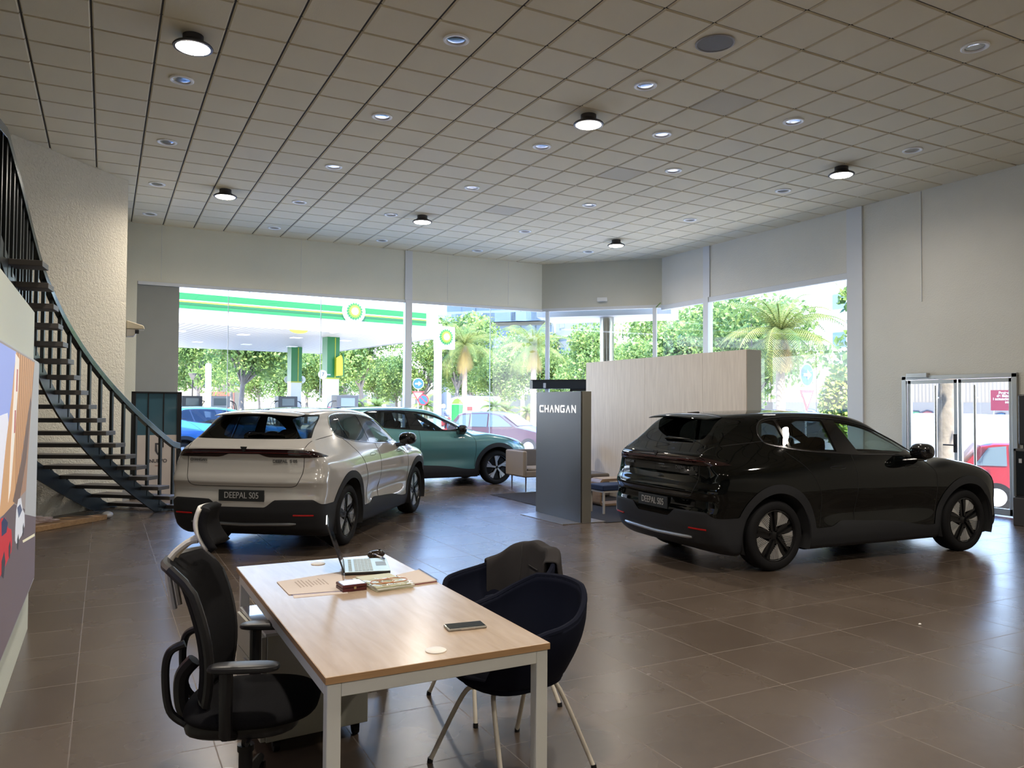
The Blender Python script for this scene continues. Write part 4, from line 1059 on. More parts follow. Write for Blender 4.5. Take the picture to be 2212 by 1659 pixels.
# ------------------------------------------------------------------ totem, lounge corner, partition
def lounge():
    A = Vector((6.05, 10.75, 0)); Bq = Vector((6.04, 9.43, 0)); D = (Bq-A).normalized(); N = Vector((-1, 0, 0)); th = .165
    R = thing('brand_totem', 'tall grey metal totem with white letters CHANGAN on a floor plate', 'sign', (6.05, 10.08, 0))
    o = R.location
    bm = mat('totem_brushed_grey', (.105, .107, .11), .35, .7, bump=.05, bscale=200); sm_ = mat('totem_side', (.28, .27, .235), .4, .6)
    m = MB(); m.prism([(A.x-o.x, A.y-o.y, .012), (Bq.x-o.x, Bq.y-o.y, .012), (Bq.x-o.x, Bq.y-o.y, 1.89), (A.x-o.x, A.y-o.y, 1.89)], (.012, 0, 0)); m.build('front_panel', bm, R, bevel=.002)
    m = MB(); m.b2((A.x-o.x+.0125, Bq.y-o.y-.004, .012), (A.x-o.x+th, A.y-o.y, 1.89)); m.build('body', sm_, R, bevel=.002)
    pm = mat('totem_plate', (.35, .33, .31), .3, .8)
    m = MB(); m.prism([(5.70-o.x, 10.61-o.y, 0), (5.75-o.x, 9.44-o.y, 0), (6.46-o.x, 9.41-o.y, 0), (6.41-o.x, 10.75-o.y, 0)], (0, 0, .011)); m.build('floor_plate', pm, R, bevel=.002)
    w = MB(); W = .122; strokes(w, 'CHANGAN', .112, W, .035, .025, (A.x-o.x-.001, .67-.12, 1.63-.0525), (0, -1, 0), (0, 0, 1), .008)
    w.build('lettering', mat('totem_letters', (.85, .86, .88), .4, emit=(1, 1, 1), es=.35), R)  # white letters made to glow faintly so they look brighter
    # rug
    rug = MB().prism([(6.45, 13.2, 0), (8.38, 13.3, 0), (8.38, 9.28, 0), (6.42, 9.33, 0)], (0, 0, .008)).build('rug', mat('rug_charcoal', (.022, .022, .028), .95, bump=.6, bscale=300))
    tag(rug, 'dark charcoal rug under the lounge furniture behind the totem', 'rug')
    # partition
    P = thing('partition_wall', 'free-standing partition clad in pale vertical-grain wood', 'partition', (8.55, 10.75, 0))
    wv = wood('pale_wood_vertical', (.62, .55, .47), (.74, .665, .575), (14, 14, .8), .45)
    pw = mat('partition_white_edge', (.46, .47, .42), .5)
    y0, y1 = 8.60, 12.93; ox, oy = 8.55, 10.75
    cuts = [y1, 11.05, 9.55, y0]
    for a, b in zip(cuts, cuts[1:]):
        MB().b2((8.40-ox+.0, b-oy+.002, .0), (8.42-ox, a-oy-.002, 2.53)).build('wood_panel', wv, P, bevel=.001)
    MB().b2((8.421-ox, y0-oy, 0), (8.70-ox, y1-oy, 2.53)).build('core', pw, P, bevel=.003)
    # sofa
    S = thing('sofa', 'taupe lounge sofa with slim legs behind the totem', 'sofa', (7.95, 13.3, 0))
    tp_ = mat('taupe_fabric', (.30, .255, .215), .85, bump=.1, bscale=500); tb = mat('taupe_back', (.15, .13, .115), .85)
    m = MB(); m.b2((-.78, -.10, .29), (.72, .62, .42)); m.build('seat_frame', tp_, S, bevel=.03, seg=3)
    m = MB(); m.b2((-.70, -.08, .41), (.66, .52, .47)); m.build('seat_cushion', tp_, S, bevel=.03, seg=3)
    m = MB(); m.b2((-.78, .50, .35), (.72, .66, .80)); m.build('backrest', tb, S, bevel=.03, seg=3)
    for x in (-.80, .66): 
        m = MB(); m.b2((x, -.10, .30), (x+.09, .66, .80)); m.build('armrest', tp_, S, bevel=.03, seg=3)
    for x in (-.70, .62):
        for y in (-.02, .56): MB().cyl((x, y, .30), (x, y, .008), .016, 10, .010).build('leg', mat('sofa_leg', (.10, .07, .07), .4), S)
    S2 = thing('lounge_bench', 'dark taupe bench seat below the window by the partition', 'bench', (8.2, 12.2, 0))
    m = MB(); m.b2((-.35, -.25, .02), (.1, .6, .44)); m.build('body', tb, S2, bevel=.04, seg=3)
    # side table: a bent wooden loop
    T = thing('side_table', 'light wooden loop-shaped side table beside the navy stool', 'table', (7.75, 11.0, 0), math.radians(0))
    wt = wood('table_walnut', (.22, .14, .09), (.32, .22, .14), (3, 3, 12), .4)
    def loop(x0, x1, z0, z1, r):
        pts = []
        for cx, cz, a0 in ((x1-r, z1-r, 0), (x0+r, z1-r, PI/2), (x0+r, z0+r, PI), (x1-r, z0+r, 3*PI/2)):
            for k in range(6): a = a0+PI/2*k/5; pts.append((cx+r*math.cos(a), cz+r*math.sin(a)))
        return pts
    out = loop(-.42, .5, .01, .455, .07); inn = loop(-.385, .465, .045, .42, .05); m = MB(); n = len(out)
    for y0_, y1_ in ((-.15, .17),):
        vs = [(x, y0_, z) for x, z in out]+[(x, y0_, z) for x, z in inn]+[(x, y1_, z) for x, z in out]+[(x, y1_, z) for x, z in inn]
        fs = []
        for i in range(n):
            j = (i+1) % n; fs += [(i, j, n+j, n+i), (2*n+i, 3*n+i, 3*n+j, 2*n+j), (i, 2*n+i, 2*n+j, j), (n+i, n+j, 3*n+j, 3*n+i)]
        m.add(vs, fs)
    m.build('loop_frame', wt, T, bevel=.002)
    MB().b2((-.34, -.16, .455), (.46, .18, .462)).build('table_top', wood('table_top_wood', (.40, .30, .21), (.5, .39, .29), (4, 12, 12), .3), T, bevel=.001)
    # stool
    Q = thing('stool', 'navy cushioned stool with pale legs behind the black car', 'stool', (7.12, 10.22, 0))
    MB().b2((-.27, -.17, .36), (.30, .24, .45)).build('cushion', mat('navy_cushion', (.008, .022, .07), .8), Q, bevel=.02, seg=3)
    MB().b2((-.26, -.16, .335), (.29, .23, .36)).build('seat_frame', mat('stool_pale', (.45, .43, .40), .5), Q)
    for x in (-.24, .27):
        for y in (-.14, .21): MB().b2((x-.014, y-.014, .008), (x+.014, y+.014, .336)).build('leg', MATS['stool_pale'], Q)
    L = MB(); L.ell((8.05, 12.65, .93), (.16, .16, .16), 20, 12); lo = L.build('globe_lamp', mat('frosted_globe', (.75, .77, .8), .4)); 
    MB().cyl((8.05, 12.65, .008), (8.05, 12.65, .78), .012).build('stem', BLACKM, lo)
    tag(lo, 'white globe floor lamp half hidden between totem and partition', 'lamp')
lounge()

# ------------------------------------------------------------------ display cabinet at the right edge
def cabinet():
    R = thing('display_cabinet', 'black cabinet with glossy door and monitor on top at the right edge', 'cabinet', (11.9, 6.48, 0))
    bk = mat('cabinet_dark', (.02, .02, .022), .35); gf = mat('cabinet_frame', (.12, .12, .11), .4, .4)
    m = MB(); m.b2((-.28, -.30, .10), (.42, .13, 1.10)); m.build('body', bk, R, bevel=.004)
    m = MB(); m.b2((-.30, -.32, 0), (.42, .15, .40)); m.build('plinth', mat('cabinet_plinth', (.035, .03, .028), .5), R, bevel=.01)
    m = MB(); m.b2((-.295, -.28, .44), (-.280, .11, 1.06)); d = m.build('door', mat('cabinet_glass', (.012, .016, .020), .08), R)
    f = MB(); f.b2((-.30, -.30, .42), (-.285, -.27, 1.10)); f.b2((-.30, .10, .42), (-.285, .13, 1.10)); f.b2((-.30, -.30, 1.07), (-.285, .13, 1.10)); f.build('door_frame', gf, R)
    m = MB(); m.b2((-.30, .02, .90), (-.296, .06, .96)); m.build('label_plate', mat('label_pale', (.5, .5, .5), .5), d)
    M = thing('speaker_box', 'tall black speaker standing on the dark cabinet at the right edge', 'speaker', (11.85, 6.45, 1.101))
    m = MB(); m.b2((-.18, -.20, .05), (.30, .14, .78)); m.build('case', bk, M, bevel=.03, seg=3)
    m = MB(); m.b2((-.12, -.14, 0), (.24, .10, .06)); m.build('stand', BLACKM, M)
cabinet()
# ------------------------------------------------------------------ curved stair, poster wall, odds and ends
def stair():
    R = thing('curved_staircase', 'curved open stair of dark steel rising left along the stucco wall', 'staircase', (.976, 13.542, 0))
    O = Vector((.976, 13.542, 0))
    st = mat('stair_steel', (.028, .032, .032), .32, .5); tr = mat('stair_tread', (.075, .066, .058), .5); und = mat('stair_tread_under', (.03, .03, .033), .6)
    P = []; x, y, a = .976, 13.542, 3.946
    for i in range(0, 40):
        P.append((x, y, a, .175*i+.03)); k = .16 if i < 14 else (-.02 if i < 24 else 0); s = .296
        x += s*math.cos(a+k*s/2); y += s*math.sin(a+k*s/2); a += k*s
    NT = 18                                                          # treads up to the gallery
    def off(i, d):
        i0 = int(i); f = i-i0; p = P[i0]; q = P[min(i0+1, 39)]
        X, Y, A_ = p[0]+(q[0]-p[0])*f, p[1]+(q[1]-p[1])*f, p[2]+(q[2]-p[2])*f
        return Vector((X+d*math.sin(A_), Y-d*math.cos(A_), 0))-O        # +d = away from the room
    def zz(i): return .175*i+.03
    for i in range(0, NT):
        z = zz(i); w0, w1 = -.30, 1.1; g = .5
        pts = [off(max(i-.42, 0), w1), off(max(i-.42, 0), w0), off(i+.55, w0), off(i+.55, w1)]
        m = MB(); m.prism([(p.x, p.y, z) for p in pts], (0, 0, .055)); m.build('tread', tr, R, bevel=.004)
    # stringers: steel plates following the curve
    def plate(d, i0, i1, lo, hi, t, name):
        m = MB(); n = 60; vs = []; fs = []
        for k in range(n+1):
            i = i0+(i1-i0)*k/n; z = zz(i)
            for dd, h in ((d-t, lo), (d+t, lo), (d+t, hi), (d-t, hi)):
                p = off(i, dd); vs.append((p.x, p.y, max(0.0, z+h)))
        for k in range(n):
            b = k*4
            for j in range(4): fs.append((b+j, b+(j+1) % 4, b+4+(j+1) % 4, b+4+j))
        fs += [(3, 2, 1, 0), (n*4, n*4+1, n*4+2, n*4+3)]; m.add(vs, fs); return m.build(name, st, R, ang=60)
    plate(0.0, 0, 20, -.26, -.02, .012, 'stringer'); plate(1.08, 0, 20, -.30, -.05, .012, 'stringer')
    # brackets
    b = MB()
    for i in range(1, NT):
        z = zz(i)
        for d in (0.0, 1.08):
            p = off(i+.1, d-.01); q = off(i-.25, d-.01); b.prism([(p.x, p.y, z), (q.x, q.y, z-.12), (q.x, q.y, z-.16), (p.x, p.y, z-.05)], (.02*math.sin(P[i][2]), -.02*math.cos(P[i][2]), 0))
    b.build('tread_brackets', st, R)
    # handrail and balusters; the gallery guard continues level
    def rz_(i): return 1.029+.175*i if i < 18.2 else 1.029+.175*18.2
    rail = []
    for k in range(0, 150):
        i = -.3+k*.2
        if i > 29: break
        p = off(max(i, 0), 0.0) if i >= 0 else off(0, 0)+Vector((.09, .09, 0))
        rail.append((p.x, p.y, rz_(max(i, -.3))))
    m = MB(); n = len(rail); vs = []; fs = []
    for k, p in enumerate(rail):
        q = rail[min(k+1, n-1)]; r_ = rail[max(k-1, 0)]; d = Vector((q[0]-r_[0], q[1]-r_[1], 0)).normalized(); s = Vector((d.y, -d.x, 0))*.036
        for sg, h in ((-1, -.06), (1, -.06), (1, .035), (-1, .035)): vs.append((p[0]+s.x*sg, p[1]+s.y*sg, p[2]+h))
    for k in range(n-1):
        for j in range(4): fs.append((k*4+j, k*4+(j+1) % 4, k*4+4+(j+1) % 4, k*4+4+j))
    fs += [(0, 1, 2, 3), ((n-1)*4+3, (n-1)*4+2, (n-1)*4+1, (n-1)*4)]; m.add(vs, fs)
    m.build('handrail', mat('handrail_metal', (.10, .115, .11), .16, .85), R, bevel=.004, ang=50)
    for i in range(0, 30):
        p = off(i, .0); z0 = zz(i)-.10 if i < 18 else 3.05; z1 = rz_(i)-.04
        a_ = P[i][2]; MB().box((p.x, p.y, (max(z0, 0)+z1)/2), (.042, .038, z1-max(z0, 0)), rz=a_).build('baluster', st, R)
    # dark guard panel behind the bars of the gallery
    m = MB(); vs = []; fs = []; n = 40
    for k in range(n+1):
        i = 13.7+(29-13.7)*k/n; p = off(i, .05); q_ = off(i, .07); lo = max(2.45, min(zz(i)-.12, 2.9)); hi = rz_(i)-.05
        for w_, h in ((p, lo), (q_, lo), (q_, hi), (p, hi)): vs.append((w_.x, w_.y, h))
    for k in range(n):
        for j in range(4): fs.append((k*4+j, k*4+(j+1) % 4, k*4+4+(j+1) % 4, k*4+4+j))
    fs += [(3, 2, 1, 0), (n*4, n*4+1, n*4+2, n*4+3)]; m.add(vs, fs); m.build('guard_panel', mat('guard_dark', (.008, .010, .014), .5), R)
    for i in range(14, 29):
        p = off(i+.5, .0); MB().box((p.x, p.y, (2.5+rz_(i+.5)-.04)/2), (.03, .03, rz_(i+.5)-.04-2.5), rz=P[i][2]).build('baluster', st, R)
    q = P[18]
    struct(MB().prism([(q[0]-.12, q[1]+.1, 3.0), (q[0]-.12, -6.4, 3.0), (-5.9, -6.4, 3.0), (-5.9, q[1]+.1, 3.0)], (0, 0, .22)).build('floor_gallery', mat('gallery_dark', (.03, .03, .03), .7)))
stair()

def poster_wall():
    struct(MB().b2((-.95, -6.4, 0), (-.48, 6.84, 2.36)).build('wall_poster', WHITEP, bevel=.003))
    R = thing('light_box', 'backlit picture of cars and a timber building on the left wall', 'light box', (-.44, 4.2, 1.2))
    o = R.location
    fr = MB(); fr.b2((-.478-o.x, 1.2-o.y, .43-o.z), (-.424-o.x, 6.50-o.y, 1.97-o.z)); fr.build('frame', mat('lightbox_edge', (.60, .61, .60), .4, .3), R, bevel=.003)
    def art(name, col, pts, k, e=.30, par=R, g2=None):
        m = MB(); m.prism([(-.4235-o.x+k*.0006, y-o.y, z-o.z) for y, z in pts], (.0005, 0, 0)); return m.build(name if name == 'picture' else 'printed_'+name, mat('print_'+name, col, .6, emit=col, es=e), par)
    A = art('picture', (.30, .26, .25), [(1.22, .45), (6.49, .45), (6.49, 1.96), (1.22, 1.96)], 0)
    def a2(*a, **k): return art(*a, par=A, **k)
    a2('sky', (.30, .38, .78), [(1.22, 1.95), (4.88, 1.95), (4.80, 1.85), (4.7, 1.7), (4.49, 1.48), (4.28, 1.15), (1.22, 1.15)], 1)
    a2('cloud', (.72, .74, .86), [(3.6, 1.55), (4.2, 1.62), (4.54, 1.63), (4.58, 1.58), (4.49, 1.48), (4.34, 1.27), (4.28, 1.16), (2.2, 1.16), (2.6, 1.4), (3.1, 1.38)], 2)
    a2('timber_hall', (.56, .33, .17), [(4.88, 1.95), (6.1, 1.95), (5.9, 1.75), (5.64, 1.59), (5.26, 1.34), (5.04, 1.14), (4.48, 1.14), (4.28, 1.15), (4.49, 1.48), (4.7, 1.7)], 2)
    for k in range(9):
        y = 4.95+.13*k; a2('timber_fin', (.66, .45, .28) if k % 2 else (.38, .20, .10), [(y, 1.95), (y+.05, 1.95), (y*.62+1.95+.02, 1.14), (y*.62+1.93, 1.14)], 3)
    a2('white_front', (.80, .74, .68), [(4.83, 1.94), (5.04, 1.92), (5.02, 1.78), (4.94, 1.61), (4.84, 1.41), (4.74, 1.23), (4.64, 1.18), (4.71, 1.47), (4.79, 1.7)], 4)
    for (y, z) in ((4.90, 1.74), (4.84, 1.52)): a2('red_window', (.42, .12, .12), [(y, z), (y+.06, z), (y+.075, z+.12), (y+.015, z+.12)], 5)
    a2('dark_roof_line', (.16, .11, .09), [(4.87, 1.16), (5.33, 1.36), (5.81, 1.71), (5.9, 1.68), (5.62, 1.34), (5.2, 1.10)], 4)
    a2('grey_facade', (.36, .37, .38), [(6.1, 1.96), (6.49, 1.96), (6.49, .87), (5.6, 1.0), (5.72, 1.3), (5.9, 1.68)], 4)
    a2('street', (.13, .10, .11), [(1.22, 1.15), (4.92, 1.14), (6.49, .89), (6.49, .45), (1.22, .45)], 3)
    a2('red_car', (.50, .03, .04), [(4.10, 1.00), (4.18, 1.10), (4.34, 1.14), (4.52, 1.12), (4.66, 1.05), (4.82, 1.02), (4.87, .95), (4.84, .90), (4.5, .87), (4.1, .86)], 5)
    a2('red_car_wheel', (.04, .04, .05), [(4.40, .93), (4.50, .96), (4.56, .90), (4.50, .83), (4.41, .86)], 6); a2('red_car_wheel', (.04, .04, .05), [(4.70, .95), (4.76, .97), (4.80, .93), (4.76, .88), (4.71, .90)], 6)
    a2('red_car_glass', (.03, .04, .10), [(4.36, 1.12), (4.46, 1.13), (4.64, 1.08), (4.58, 1.04), (4.38, 1.05)], 6)
    a2('silver_car', (.62, .64, .70), [(5.03, 1.00), (5.06, 1.09), (5.16, 1.14), (5.32, 1.13), (5.44, 1.05), (5.57, 1.01), (5.60, .93), (5.40, .90), (5.10, .90), (5.03, .93)], 5)
    a2('silver_car_wheel', (.05, .05, .06), [(5.14, .92), (5.20, .94), (5.24, .90), (5.20, .85), (5.15, .87)], 6); a2('silver_car_wheel', (.05, .05, .06), [(5.46, .94), (5.52, .96), (5.55, .92), (5.51, .88), (5.47, .90)], 6)
    a2('silver_car_glass', (.10, .12, .20), [(5.1, 1.10), (5.27, 1.10), (5.4, 1.05), (5.2, 1.03)], 6)
    a2('road_line', (.70, .66, .48), [(5.48, .86), (6.41, .765), (6.42, .745), (5.52, .84)], 5)
poster_wall()

def left_bits():
    # boards with plastic on the floor
    pine = wood('pine_boards', (.30, .17, .08), (.44, .28, .14), (1.2, 12, 12), .5)
    for i, (pts, z, h, lab) in enumerate((([(-1.35, 11.9), (-.72, 12.4), (-.2, 12.98), (-.38, 13.1), (-.95, 12.62)], 0, .035, 'rear pine board lying flat under the curved stair'),
                                  ([(-1.6, 11.1), (-.75, 11.85), (.06, 12.74), (-.07, 12.86), (-.90, 12.1), (-1.72, 11.3)], 0, .07, 'front pine board lying on the floor with wrapped end'))):
        o = MB().prism([(x, y, z) for x, y in pts], (0, 0, h)).build('wooden_board', pine, bevel=.006); tag(o, lab, 'board', 'pine boards on the floor')
    rnd = random.Random(2); m = MB()
    def crump(u, v):
        a = 2*PI*u; b = PI*v-PI/2; r = 1+.35*math.sin(5*a+3*b)*math.cos(4*b+a)+.2*math.sin(11*a); return (.20*r*math.cos(b)*math.cos(a), .10*r*math.cos(b)*math.sin(a), .05*r*math.sin(b))
    m.grid(40, 20, crump); o = m.build('crumpled_plastic', mat('pinkish_plastic', (.70, .58, .56), .3)); o.location = (-.80, 12.3, .085); tag(o, 'crumpled pinkish plastic wrap on the pine boards', 'plastic wrap')
    m = MB(); m.ell((0, 0, 0), (.085, .07, .05), 18, 10, 1, Matrix.Rotation(.8, 3, 'Z')); o = m.build('foam_cap', mat('foam_white', (.80, .80, .80), .5)); o.location = (.06, 12.87, .05); tag(o, 'white foam cap at the end of the front board', 'foam cap')
    # glazed stand beyond the stair
    R = thing('glass_door_stand', 'black framed glass panel stand beyond the foot of the stair', 'display stand', (.82, 15.2, 0))
    bk = BLACKM; fr = MB()
    for x, w in ((-.41, .07), (.33, .075)): fr.b2((x, -.03, 0), (x+w, .03, 1.88))
    fr.b2((-.41, -.03, 1.86), (.405, .03, 1.89)); fr.b2((-.345, -.02, .0), (.335, .02, .05)); fr.b2((-.15, -.015, .9), (-.13, .015, 1.87)); fr.b2((.10, -.015, .9), (.12, .015, 1.87)); fr.build('frame', bk, R, bevel=.003)
    MB().b2((-.34, -.004, .88), (.33, .004, 1.86)).build('glass_panel', mat('teal_reflecting_panel', (.05, .12, .16), .12, 0, 1.0), R)
    p = MB().b2((-.34, -.010, .05), (.33, -.002, 1.12)).build('poster_board', mat('poster_pink_white', (.56, .50, .46), .6, var=.08), R)
    sh = MB(); sh.prism([(-.02, -.0115, .98), (.07, -.0115, .98), (.07, -.0115, .84), (.025, -.0115, .76), (-.02, -.0115, .84)], (0, -.001, 0)); sh.build('shield_emblem', mat('shield_dark', (.05, .05, .06), .5), p)
    sh = MB(); sh.prism([(.01, -.0127, .95), (.05, -.0127, .94), (.045, -.0127, .86), (.025, -.0127, .80), (.015, -.0127, .87)], (0, -.001, 0)); sh.build('shield_figure', mat('shield_pale', (.5, .47, .44), .5), p)
    text('poster_text', 'NUEVO', .085, (-.11, -.012, .66), (1, 0, 0), (0, 0, 1), MATS['shield_dark'], p, extrude=.0005, bold=.002)
    text('poster_text', 'HÍBRIDO', .03, (-.02, -.012, .58), (1, 0, 0), (0, 0, 1), mat('poster_red', (.35, .15, .13), .5), p, extrude=.0005)
    s = MB(); s.ell((0, 0, .006), (.014, .010, .008), 10, 6, 1); o = s.build('paper_scrap', mat('scrap_white', (.8, .78, .74), .6)); o.location = (5.62, 3.92, 0); tag(o, 'tiny white scrap on the floor in front of the black car', 'scrap')
left_bits()
# ------------------------------------------------------------------ the street outside
_y, _p, _r = 0.4813, 0.02757, 0.00558
_f = Vector((math.sin(_y)*math.cos(_p), math.cos(_y)*math.cos(_p), math.sin(_p))); _rt = Vector((math.cos(_y), -math.sin(_y), 0)); _u = _rt.cross(_f)
_rt, _u = math.cos(_r)*_rt + math.sin(_r)*_u, -math.sin(_r)*_rt + math.cos(_r)*_u
def at(px, py, d):
    """point seen at a place of the photograph, d metres out"""
    return Vector((0, 0, 1.68)) + (_f + _rt*((px-1106)/1682.62) - _u*((py-829.5)/1682.62))*d
def gh(x, y):
    s = lambda t: t*t*(3-2*t)
    c = lambda t: max(0.0, min(1.0, t))
    return -.03 - .50*s(c((x-12.7)/1.8))*(1-s(c((y-13)/7)))
def base(px, d):
    p = at(px, 880, d); p.z = gh(p.x, p.y); return p

def ground():
    m = MB(); xs = [-60, -20, -5, 5, 12.63, 13, 13.5, 14, 14.5, 15.5, 17, 20, 25, 30, 40, 60, 90, 140]; ys = [-30, -10, 0, 4, 8, 12, 13, 14, 15, 16, 17, 18.11, 19, 20, 22, 26, 32, 40, 60, 90, 160]
    V = [(x, y, gh(x, y)) for y in ys for x in xs]; F = []; n = len(xs)
    for j in range(len(ys)-1):
        for i in range(n-1):
            if xs[i+1] <= 12.64 and ys[j+1] <= 18.12: continue
            F.append((j*n+i, j*n+i+1, (j+1)*n+i+1, (j+1)*n+i))
    m.add(V, F); o = m.build('pavement', tiled('street_paving', .4, .4, 0, 0, .006, (.62, .56, .46), (.70, .63, .52), (.36, .33, .28), .8, .2)); struct(o)
    a = mat('asphalt', (.16, .16, .165), .9, var=.15, vscale=.7)
    def strip(name, pts, z, m_, kind='structure'):
        q = MB().prism([(x, y, z) for x, y in pts], (0, 0, .02)).build(name, m_); q['kind'] = kind; return q
    strip('road', [(-60, 22.5), (60, 30.5), (140, 42), (140, 57), (60, 43.5), (30, 33.5), (-60, 31.5)], -.03, a)
    strip('road', [(16, 6), (18.5, 6), (30, 16), (52, 40), (47, 42), (26, 18)], -.53, a) if False else None
    g = MB(); rnd = random.Random(1)
    A, B, Cc = base(1090, 58), base(1330, 62), base(1330, 72); D = base(1060, 70)
    o = MB().prism([(p.x, p.y, -.03) for p in (A, B, Cc, D)], (0, 0, .12)).build('kerb_island', mat('kerb_stone', (.45, .44, .42), .8)); struct(o)
    for k in range(5200):
        s, t = rnd.random(), rnd.random(); p = (A*(1-s)+B*s)*(1-t)+(D*(1-s)+Cc*s)*t; h = .12+.1*rnd.random(); a_ = rnd.random()*PI; w = .05
        g.add([(p.x-w*math.cos(a_), p.y-w*math.sin(a_), .09), (p.x+w*math.cos(a_), p.y+w*math.sin(a_), .09), (p.x+.05*rnd.random(), p.y, .09+h)], [(0, 1, 2)])
    o = g.build('grass', mat('lawn_grass', (.13, .26, .04), .8), fix=False); tag(o, 'bright green grass strip along the road beyond the entrance', 'grass', kind='stuff')
ground()

GREEN = mat('station_green', (.0015, .11, .022), .4); DGREEN = mat('station_dark_green', (.002, .07, .015), .4); YEL = mat('station_yellow', (.30, .32, .01), .4); WHT = mat('station_white', (.50, .51, .50), .5)
LIME = mat('station_lime', (.08, .22, .01), .4)
def sunburst(par, c, r, X, Y, name='sunburst_emblem'):
    X = Vector(X).normalized(); Y = Vector(Y).normalized(); Z = X.cross(Y); c = Vector(c)
    for k, (n, r0, r1, m_) in enumerate(((18, .62, 1.0, GREEN), (18, .45, .85, LIME), (18, .22, .66, YEL), (18, .0, .42, mat('emblem_white', (.8, .8, .8), .5)))):
        mb = MB()
        for i in range(n):
            a = 2*PI*(i+.5*(k % 2))/n; w = PI/n*1.0; P = lambda rr, aa: c+(X*math.cos(aa)+Y*math.sin(aa))*rr*r+Z*(.012+.012*k)
            mb.prism([P(r0, a-.001), P((r0+r1)*.5, a-w), P(r1, a), P((r0+r1)*.5, a+w)] if r0 > 0 else [P(0, a), P(r1*.8, a-w), P(r1, a), P(r1*.8, a+w)], Z*.01)
        mb.build(name, m_, par)
def station():
    A = Vector((-14, 31.6, 0)); d = Vector((.989, .147, 0)).normalized(); n = Vector((-d.y, d.x, 0)); ang = math.atan2(d.y, d.x); E = 28.9
    R = thing('station_canopy', 'fuel station canopy with green and yellow banded fascia and round emblem', 'canopy', tuple(A), ang)   # local x along the fascia, y away
    P = lambda v: v
    under = bpy.data.materials.new('canopy_underside'); nt, b, out = nodes(under); MATS['canopy_underside'] = under
    tc = nt.nodes.new('ShaderNodeTexCoord'); wv = nt.nodes.new('ShaderNodeTexWave'); wv.inputs['Scale'].default_value = 1.1; wv.bands_direction = 'X'; rp = nt.nodes.new('ShaderNodeValToRGB')
    rp.color_ramp.elements[0].position = .03; rp.color_ramp.elements[0].color = (.16, .16, .16, 1); rp.color_ramp.elements[1].position = .16; rp.color_ramp.elements[1].color = (.36, .36, .35, 1)
    nt.links.new(tc.outputs['Object'], wv.inputs['Vector']); nt.links.new(wv.outputs['Fac'], rp.inputs[0]); nt.links.new(rp.outputs[0], b.inputs['Base Color'])
    MB().b2((0, .05, 5.0), (E, 15.5, 5.12)).build('soffit', under, R)
    MB().b2((0, .3, 5.12), (E-.3, 15.3, 6.2)).build('roof_deck', WHT, R)
    def band(name, z0, z1, m_, y=0.0, x1=E): MB().b2((0, y, z0), (x1, y+.06, z1)).build(name, m_, R)
    band('fascia_white', 4.96, 6.42, WHT, 0.0); band('green_band', 5.55, 6.18, GREEN, -.03, E-.7)
    band('yellow_line', 5.80, 5.86, YEL, -.045, E-.7); band('white_line', 5.86, 5.90, WHT, -.042, E-.7); band('dark_green_line', 5.70, 5.80, DGREEN, -.042, E-.7)
    MB().b2((E-.02, 0, 4.96), (E, 15.5, 6.42)).build('fascia_side', WHT, R)
    q = at(769, 672, 35.7); M_ = Matrix.Rotation(-ang, 3, 'Z'); lp = M_@(q-A)
    ds = MB(); ds.lathe([(.001, -.16), (.52, -.16), (.56, -.12), (.56, 0)], (lp.x, 0, lp.z), 'Y', 48); disc = ds.build('emblem_disc', WHT, R)
    sunburst(disc, (lp.x, -.165, lp.z), .42, (1, 0, 0), (0, 0, 1))
    q = at(632, 693, 35.0); lp = M_@(q-A)
    m = MB(); m.prism([(lp.x+.42*math.cos(a), -.02, 4.98+.16*math.sin(a)-.02) for a in np.linspace(0, -PI, 16)]+[(lp.x, -.02, 4.96)][:0], (0, -.04, 0)); m.build('wing_lamp', YEL, R)
    for i, x in enumerate((17.5, 20.4, 23.0, 25.6)):
        MB().b2((x, 4, 4.97), (x+.5, 4.5, 5.0)).build('canopy_light', mat('canopy_light', (.9, .9, .85), .5), R)
        MB().b2((x-.6, 10, 4.97), (x-.1, 10.5, 5.0)).build('canopy_light', MATS['canopy_light'], R)
    # columns
    for (x, y, lab, flag) in ((9.88, 38.32, 'nearer canopy column with white foot, green top and yellow flag', True), (9.74, 45.97, 'farther canopy column, green above white, left of the nearer one', False), (-2.5, 38, 'canopy column hidden beyond the grey board', False)):
        if x < 0: continue
        Q = thing('canopy_column', lab, 'column', (x, y, -.03), .15, 'canopy columns')
        w = .31
        MB().b2((-w, -w, 0), (w, w, 2.98)).build('column_foot', WHT, Q, bevel=.01); MB().b2((-w-.01, -w-.01, 3.02), (w+.01, w+.01, 5.03)).build('column_top', GREEN, Q)
        MB().b2((-w-.02, -w-.02, 2.96), (w+.02, w+.02, 3.03)).build('yellow_ring', YEL, Q)
        MB().b2((.07, -w-.03, 3.03), (.11, -w-.005, 5.0)).build('yellow_stripe', YEL, Q)
        MB().b2((-.25, -w-.015, 1.2), (-.02, -w-.002, 1.6)).build('safety_notice', mat('notice_red', (.55, .12, .14), .5) if flag else GREEN, Q)
        MB().b2((.03, -w-.015, .5), (.22, -w-.002, .8)).build('number_notice', GREEN, Q)
        if flag:
            f = MB(); f.prism([(.05, -w-.25, 3.1), (.40, -w-.25, 3.15), (.42, -w-.25, 3.9), (.30, -w-.25, 4.15), (.05, -w-.25, 4.0)], (0, .03, 0)); f.build('flag', mat('flag_yellow', (.62, .58, .02), .5), Q)
            f = MB(); f.prism([(.40, -w-.25, 3.10), (.46, -w-.25, 3.1), (.46, -w-.25, 4.25), (.38, -w-.25, 4.2)], (0, .03, 0)); f.build('flag_edge', GREEN, Q)
